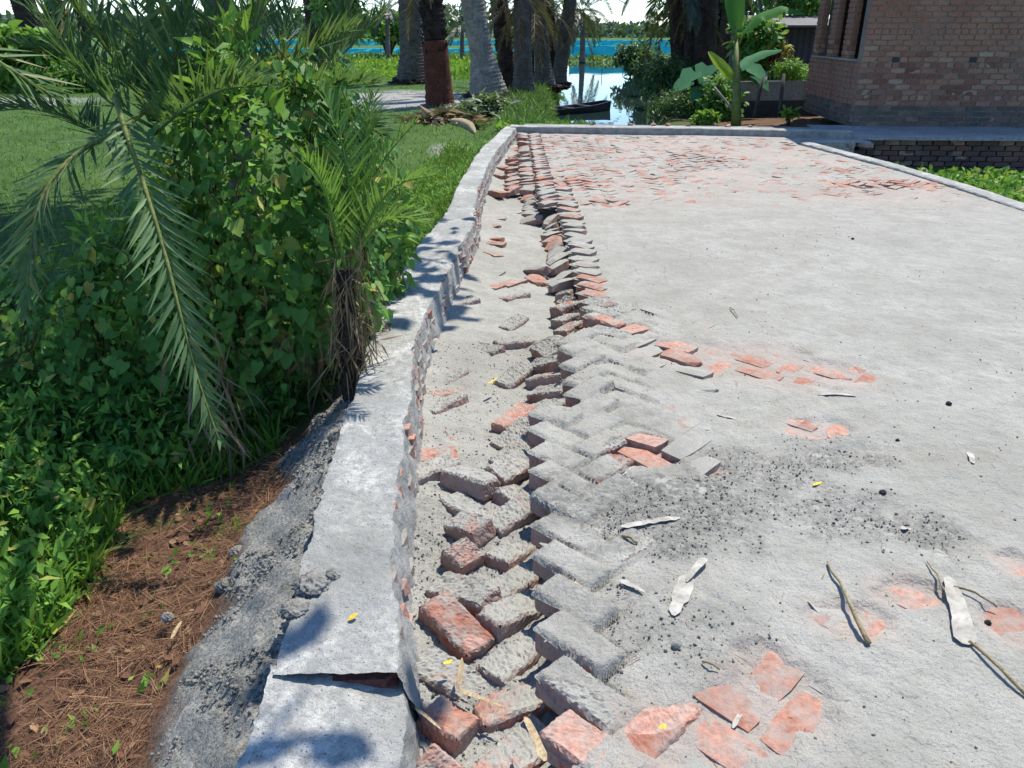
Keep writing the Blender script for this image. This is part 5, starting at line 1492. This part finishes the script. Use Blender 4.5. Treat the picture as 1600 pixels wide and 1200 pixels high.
dr = empty('drum', S(1244, 138, 18.6) - Vector((0, 0, .75))); tag(dr, 'blue plastic drum standing behind the grey low wall', 'drum')
lathe([(.24, 0), (.26, .03), (.27, .25), (.285, .28), (.27, .31), (.27, .55), (.285, .58), (.27, .61), (.26, .83), (.24, .87)]).build('body', M['drum_blue'], dr, True)
lathe([(.25, .86), (.255, .9), (.2, .905)]).build('rim', M['drum_blue'], dr, True)
shed = empty('shed', S(1232, 110, 20.5)); tag(shed, 'dark tin shed with a low roof between trees and brick house', 'shed')
cw = MB(); n = 40
wx, hz_ = 2.2, 2.2
vs = []; fs = []
for k in range(n + 1):
    x = -wx / 2 + wx * k / n; y = .02 * math.sin(k * 2.1)
    vs += [(x, y, -1.1), (x, y, 1.05), (x, y + .03, 1.05), (x, y + .03, -1.1)]
for k in range(n):
    for q in range(4): fs.append((k*4+q, (k+1)*4+q, (k+1)*4+(q+1) % 4, k*4+(q+1) % 4))
cw.add(vs, fs); cw.box((-1.08, 1.0, 0), (.04, 2.0, 2.1)); cw.box((1.08, 1.0, 0), (.04, 2.0, 2.1)); cw.box((0, 2.0, 0), (2.2, .04, 2.1)); cw.build('wall', M['shed'], shed)
MB().box((0, .9, 1.18), (2.6, 2.6, .05), Matrix.Rotation(R(6), 3, 'X')).build('roof', M['tin_roof'], shed)

# orange brick bits lying along the far kerb
for k, (u, sx) in enumerate(((985, .11), (1021, .13), (1044, .12), (1074, .1), (1132, .14), (1165, .1), (925, .08))):
    p = at(u, 195, .1) + Vector((0, .25, 0)); p.y = float(y_far(p.x)) + .45
    me = brick_mesh('brick_piece', sx, .09, .07, 2, 1, 1, .008, .9, 700 + k); me.materials.append(M['brick_bare'])
    o = obj('brick_piece', me, None, None, loc=(p.x, p.y, .13), rot=(random.gauss(0, .15), random.gauss(0, .15), random.uniform(0, 3)))
    tag(o, ['orange brick piece straight behind the far kerb below the pond reflection', 'orange brick piece behind the far kerb, left of the shrub foot', 'largest orange brick piece behind the far kerb, under the shrub edge',
            'orange brick piece behind the far kerb under the low dark shrub', 'pale orange brick piece behind the far kerb left of the banana stem', 'brick piece behind the far kerb just right of the banana stem', 'small dull brick piece behind the far kerb below the boat'][k], 'brick', 'brick pieces behind the far kerb')
mbz = MB(); mbz.box((0, 0, -.2), (5.6, .5, .5))
bed = mbz.build('earth_ledge', M['mortar'], None, loc=(3.0, 14.62, .0), rot=(0, 0, R(-6.5))); tag(bed, 'narrow earth ledge behind the far kerb wall', kind='structure')

# blue nets across the water
def net(name, label, pts, h, z, mat='net', posts=True):
    t = empty(name, Vector(pts[0]) + Vector((0, 0, z))); tag(t, label, 'net fence')
    vs = []; fs = []; k = 0; P = [Vector(p) for p in pts]; o0 = Vector(pts[0])
    samples = []
    for a, b in zip(P[:-1], P[1:]):
        n = max(2, int((b - a).length / .7))
        samples += [a + (b - a) * (i / n) for i in range(n)]
    samples.append(P[-1])
    for i, p in enumerate(samples):
        q = p - o0; hh = h * (1 - .12 * abs(math.sin(i * .9))) ; wv = .12 * math.sin(i * 1.7)
        for th in (0, .02):
            vs += [(q.x, q.y + wv + th, 0), (q.x, q.y - wv + th, hh * .5), (q.x, q.y + th, hh)]
    for i in range(len(samples) - 1):
        for c in (0, 1): fs.append((i*6+c, (i+1)*6+c, (i+1)*6+c+1, i*6+c+1)); fs.append((i*6+3+c, i*6+4+c, (i+1)*6+4+c, (i+1)*6+3+c))
    MB().add(vs, fs).build('netting', M[mat], t, True)
    for i in range(0, len(samples), 6):
        q = samples[i] - o0
        MB().tube([(q.x, q.y, -.2), (q.x, q.y, h * 1.15)], .03, 5).build('post', M['bamboo'], t)
    return t
net('net_fence', 'bright blue netting fence along the far end of the pond', [(5.2, 77, 0), (10, 76.5, 0), (16, 77.5, 0), (26, 80, 0)], 1.15, -.62)
net('net_fence', 'second blue netting line behind, seen between the grove trunks', [(-40, 96, 0), (-15, 93, 0), (5, 92, 0), (30, 96, 0)], .55, -.6)
net('net_fence', 'distant blue netting line nearest the horizon', [(-60, 150, 0), (0, 146, 0), (60, 150, 0)], .9, -.6)
net('net_fence', 'pale sheet fence glimpsed between the blue nets', [(6, 88, 0), (20, 87, 0), (34, 89, 0)], .5, -.3, 'pale_strip')

# cut leaves, dry fronds and husk near the palms
def heap(name, label, cat, p, r, n, tv, tf, mat, size, flat=.4):
    t = empty(name, p); tag(t, label, cat)
    q = rng.normal(size=(n, 3)) * np.array([r[0] * .45, r[1] * .45, 0]); q[:, 2] = rng.random(n) ** 1.5 * r[2] * np.exp(-((q[:, 0] / r[0]) ** 2 + (q[:, 1] / r[1]) ** 2))
    d = rng.normal(size=(n, 3)) * np.array([1, 1, flat])
    tag(obj('leaves', scatter('leaves', tv, tf, q, frames(d, rng.normal(size=(n, 3)) * .4 + np.array([0, 0, 1.])), rng.uniform(size[0], size[1], n)), M[mat], t), kind='stuff')
    mb = MB()
    for k in range(7):
        a = random.uniform(0, 6.28); mb.tube([(-math.cos(a) * r[0] * .5, -math.sin(a) * r[1] * .5, .04), (0, 0, r[2] * .6), (math.cos(a) * r[0] * .6, math.sin(a) * r[1] * .6, .05)], .014, 5)
    mb.build('branch', M['twig'], t)
    return t
heap('leaf_heap', 'heap of cut green leaves at the foot of the pale coconut trunk', 'leaf heap', at(757, 172, -.12), (.8, .7, .38), 520, LANCE_V, LANCE_F, 'cut_leaf', (.15, .35))
heap('frond_heap', 'pile of dry brown palm fronds on the grass before the red palm', 'frond heap', at(690, 190, -.15), (.8, .5, .22), 420, LF_V, LANCE_F, 'dead_frond', (.2, .5), .15)
hu = MB(); pts = [S(703, 187, 16.2), S(718, 189, 16.0), S(731, 195, 15.8), S(742, 208, 15.5)]
V, Fc = big_leaf(pts, .22, 4, .1, side_hint=(.5, .3, .8), gut=.6); hu.add([v - pts[0] for v in V], Fc)
tag(hu.build('palm_spathe', M['tan_leaf'], None, True, loc=pts[0]), 'curled tan palm spathe lying on the grass left of the wall end', 'palm spathe')

# ------------------------------------------------------------------ litter on the road
def rz(x, y): return float(road_z(np.array([x]), np.array([y]))[0])
def strip_leaf(u0, v0, u1, v1, w0, w1, mat, label, name='dry_leaf', cat='leaf', lift=.004, tear=.25, z=None, seed=0, split=False):
    r = random.Random(seed + int(u0)); zz = 0.0 if z is None else z
    a = at(u0, v0, zz); b = at(u1, v1, zz); L = (b - a).length; t = (b - a) / max(L, 1e-6); sd = Vector((-t.y, t.x, 0))
    m = max(5, int(L / .02)); V = []; Fc = []
    for k in range(m + 1):
        f = k / m; w = (w0 + (w1 - w0) * f) * .5 * (1 if .06 < f < .94 else .3)
        p = a + (b - a) * f
        g = (rz(p.x, p.y) if z is None else z) + .003 + lift * (.4 + .6 * math.sin(3 * f + seed)) 
        if k % 4 == 0 or k == 0: tl, tr_ = r.random(), r.random()
        for c, sg in enumerate((-1, -.3, .3, 1)):
            q = p + sd * (w * sg * (1 - tear * (tl if sg < 0 else tr_) * (abs(sg) == 1)))
            hgt = g + abs(sg) * w * .1
            V.append(Vector((q.x, q.y, hgt)))
        if k:
            for c in range(3): Fc.append(((k-1)*4+c, (k-1)*4+c+1, k*4+c+1, k*4+c))
    o = MB().add([v - a for v in V], Fc).build(name, M[mat], None, False, loc=a)
    sm = o.modifiers.new('thickness', 'SOLIDIFY'); sm.thickness = .0008; sm.offset = 1
    return tag(o, label, cat)
strip_leaf(970, 826, 1062, 812, .034, .026, 'dry_leaf', 'flat whitish leaf strip lying on the dark damp sand')
strip_leaf(1052, 965, 1076, 903, .055, .06, 'dry_leaf', 'crumpled white leaf scrap with a jagged outline in the right foreground', tear=.45)
strip_leaf(1072, 915, 1102, 878, .02, .035, 'dry_leaf', 'short pale leaf blade pointing up out of the crumpled white scrap', lift=.02)
strip_leaf(1480, 905, 1508, 1012, .05, .08, 'dry_leaf', 'largest white torn palm leaf piece at the right of the road', tear=.35, lift=.01)
strip_leaf(968, 910, 1008, 928, .03, .014, 'dry_leaf', 'small pale leaf flake between the teeth edge and the white scrap')
strip_leaf(1278, 617, 1338, 621, .028, .018, 'dry_leaf', 'white leaf strip lying flat in the middle of the road')
strip_leaf(1120, 650, 1152, 654, .026, .014, 'dry_leaf', 'small white leaf flake left of the mid road strip')
strip_leaf(1514, 706, 1521, 726, .03, .02, 'dry_leaf', 'small upright white flake on the bright sand at the right')
strip_leaf(1408, 828, 1424, 824, .025, .015, 'dry_leaf', 'tiny white chip beside the tread mark')
strip_leaf(950, 765, 996, 722, .006, .008, 'dry_leaf', 'thin pale straw slanting across the sand by the brick edge')
strip_leaf(972, 572, 980, 592, .012, .012, 'dry_leaf', 'thin white hooked shred among the loose bricks')
strip_leaf(1146, 1132, 1161, 1104, .016, .014, 'dry_leaf', 'white splinter lying on the bare orange brick')
strip_leaf(1262, 940, 1284, 955, .012, .01, 'dry_leaf', 'tiny pale sliver left of the green brown stick')
strip_leaf(850, 1008, 912, 982, .016, .02, 'dry_leaf', 'white leaf strip lying over the brick tooth in the foreground', lift=.015)
strip_leaf(843, 853, 878, 872, .02, .016, 'dry_leaf', 'short white leaf end caught on the broken road edge', lift=.012)
strip_leaf(820, 1120, 852, 1200, .018, .03, 'tan_leaf', 'pale tan leaf blade stuck in the gap between bricks at the bottom', lift=.03)
strip_leaf(715, 1080, 790, 1108, .022, .006, 'tan_leaf', 'bent tan leaf lying on the orange brick in the sunken strip', z=-.055)
strip_leaf(722, 1030, 716, 1082, .012, .02, 'tan_leaf', 'upright end of the bent tan leaf on the orange brick', z=-.05)
strip_leaf(640, 1100, 690, 1142, .012, .008, 'tan_leaf', 'narrow dark tan strip against the wall foot at the bottom', z=-.05)
strip_leaf(268, 1000, 284, 972, .018, .012, 'tan_leaf', 'pale splinter of wood on the mortar spill beside the soil', z=-.3)
def stick(u0, v0, u1, v1, r0, r1, mat, label, name='stick', z=None, bend=.01):
    zz = 0.0 if z is None else z
    a = at(u0, v0, zz); b = at(u1, v1, zz); pts = []
    for k in range(8):
        f = k / 7; p = a.lerp(b, f); p += Vector((random.gauss(0, bend * .3), 0, 0)); g = rz(p.x, p.y) if z is None else z
        p.z = max(g, 0 if z is None else z) + r0 + .004 + bend * math.sin(math.pi * f); pts.append(p - a)
    mb = MB(); mb.tube(pts, [r0 + (r1 - r0) * k / 7 for k in range(8)], 6, True, .12)
    return tag(mb.build(name, M[mat], None, True, loc=a), label, 'stick')
stick(1292, 882, 1356, 1010, .004, .009, 'stick', 'greenish brown stick lying on the sand in the right foreground')
stick(1512, 1008, 1602, 1092, .005, .006, 'stick', 'long thin twig running off the right edge from the white leaf')
stick(1490, 922, 1560, 952, .004, .003, 'stick', 'dark thin twig crossing behind the white torn leaf')
stick(1448, 880, 1480, 940, .003, .004, 'stick', 'grey thin twig above the white torn leaf')
stick(1095, 1040, 1120, 1050, .004, .003, 'stick', 'short brown twig end above the bare orange bricks')
stick(972, 842, 996, 854, .006, .005, 'stick', 'stubby dark twig under the flat whitish strip')
stick(1140, 483, 1152, 498, .004, .003, 'stick', 'tiny twig on the bright sand in the upper middle')
def clod(u, v, r, mat, label, name='pebble', cat='pebble', z=0.0, flat=.8):
    p = at(u, v, z); 
    o = lump(name, M[mat], None, p + Vector((0, 0, (rz(p.x, p.y) if z == 0 else 0) + r * .45)), r, int(u) % 50, flat)
    return tag(o, label, cat)
clod(1482, 633, .012, 'stone_dark', 'dark pebble lying on bright sand near the right edge')
clod(1379, 771, .012, 'stone_dark', 'small dark pebble above the diagonal tread mark')
clod(1402, 690, .008, 'stone_dark', 'tiny dark pebble in the middle right of the road')
clod(1545, 968, .009, 'stone_dark', 'tiny dark pebble right of the white torn leaf')
clod(1056, 1012, .012, 'plaster', 'white snail shell like pebble in the right foreground')
clod(1332, 375, .012, 'stone_dark', 'dark speck of stone on the far bright sand')
clod(372, 868, .03, 'mortar', 'dark mortar clod at the edge of the brown soil', 'clod', 'clod', -.33)
clod(478, 762, .035, 'mortar', 'mortar clod against the outer wall foot below the vines', 'clod', 'clod', -.2)
clod(455, 828, .035, 'mortar', 'mortar clod on the spill beside the middle of the wall', 'clod', 'clod', -.22)
clod(350, 920, .03, 'mortar', 'scooped mortar clod on the spill nearer the camera', 'clod', 'clod', -.3)
clod(262, 968, .02, 'mortar', 'small mortar clod beside the pale wood splinter', 'clod', 'clod', -.33)
for u, v, lab, z in ((1277, 757, 'small yellow leaf right of the dark damp sand', None), (898, 916, 'yellow leaf curled on the road edge in the foreground', None), (948, 702, 'tiny orange yellow leaf among the sandy bricks', None),
                  (1037, 1132, 'olive yellow leaf beside the bare orange brick', None), (700, 1036, 'pale yellow leaf standing in the sunken bricks', -.06), (552, 966, 'small orange leaf lying on the whitish coping', WZ + .005), (770, 596, 'tiny yellow leaf in the mid sunken strip', -.08)):
    strip_leaf(u - 7, v + 4, u + 7, v - 4, .016, .012, 'yellow_leaf', lab, lift=.006, tear=.1, z=z, seed=int(u))
o = strip_leaf(676, 540, 688, 536, .05, .04, 'dry_leaf', 'clear white plastic scrap against the wall foot', 'plastic_scrap', 'plastic', z=-.09, lift=.03, tear=.5)

# crumbs of sand, thickest on the damp patches and along the sunken strip
IV = np.array([(0,0,1),(.89,0,.45),(.28,.85,.45),(-.72,.53,.45),(-.72,-.53,.45),(.28,-.85,.45),(0,0,-.5)]) * np.array([1, 1, .8])
IF = np.array([(0,1,2),(0,2,3),(0,3,4),(0,4,5),(0,5,1),(1,6,2),(2,6,3),(3,6,4),(4,6,5),(5,6,1)])
x = rng.uniform(.05, 4.6, 170000); y = 1.2 + 7.0 * rng.random(170000) ** 1.8
w = damp_amt(x, y) ** 1.5 * .8 + .03 * vnoise(x * 3, y * 3, 12)
k = (rng.random(170000) < w) & (x > edge(y) + .12)
x, y = x[k], y[k]
x2 = rng.uniform(-.45, .2, 30000); y2 = rng.uniform(1.2, 4.5, 30000)
k2 = (x2 > wall_in(y2) + .02) & (x2 < edge(y2)) & (rng.random(30000) < .1 + .35 * sstep(2.9, 2.2, y2))
x2, y2 = x2[k2], y2[k2]
pos = np.vstack([np.stack([x, y, road_z(x, y)], 1), np.stack([x2, y2, trench_z(x2, y2)], 1)])
n = len(pos)
szs = .0018 + .006 * rng.random(n) ** 3
tag(obj('sand_crumbs', scatter('sand_crumbs', IV, IF, pos, frames(rand_dirs(n, .0), rand_dirs(n)), szs), M['clod'], road), kind='stuff')
x3 = rng.uniform(-1.2, -.55, 16000); y3 = rng.uniform(1.2, 4.2, 16000)
so3, mu3 = surf_masks(x3, y3); k3 = (rng.random(16000) < .9 * mu3 * sstep(.42, .6, vnoise(x3 * 7, y3 * 7, 14))) & (x3 < wall_out(np.clip(y3, 1.45, 14)) - .02)
x3, y3 = x3[k3], y3[k3]; n = len(x3)
tag(obj('mortar_crumbs', scatter('mortar_crumbs', IV, IF, np.stack([x3, y3, BKZ[np.clip(np.searchsorted(BKY, y3), 0, len(BKY) - 1), np.clip(np.searchsorted(BKX, x3), 0, len(BKX) - 1)]], 1), frames(rand_dirs(n), rand_dirs(n)), .0025 + .010 * rng.random(n) ** 4), M['mortar'], bank), kind='stuff')

n = 420
x4 = rng.uniform(.2, 4.2, n); y4 = 1.3 + 6 * rng.random(n) ** 1.5
k4 = x4 > edge(y4) + .15; x4, y4 = x4[k4], y4[k4]; n = len(x4)
d4 = rng.normal(size=(n, 3)) * np.array([1, 1, .04])
tag(obj('straw_bits', scatter('straw_bits', NEEDLE_V, BLADE_F, np.stack([x4, y4, road_z(x4, y4) + .006], 1), frames(d4, np.tile([0, 0, 1.0], (n, 1))), np.stack([rng.uniform(.05, .12, n), rng.uniform(.012, .06, n), np.full(n, .03)], 1)), M['straw'], road), kind='stuff')

# ------------------------------------------------------------------ groups of repeated things
GROUPS = {'date_palm': 'palm trees round the lawn and pond', 'coconut_palm': 'palm trees round the lawn and pond', 'palm': 'palm trees round the lawn and pond', 'dry_leaf': 'dry leaf scraps lying about the road',
          'stick': 'sticks and twigs on the road', 'pebble': 'pebbles on the road', 'clod': 'mortar clods beside the kerb wall', 'post': 'posts by the garden wall', 'shrub': 'shrubs on the banks and lawn edge',
          'net_fence': 'net fences across the pond', 'kerb_wall': 'kerb walls round the road', 'croton': 'crotons behind the garden wall', 'tree': 'leafy trees'}
for o in list(COL.objects):
    if o.parent is None and 'label' in o and 'kind' not in o:
        g = GROUPS.get(o.name.split('.')[0])
        if g: o['group'] = g
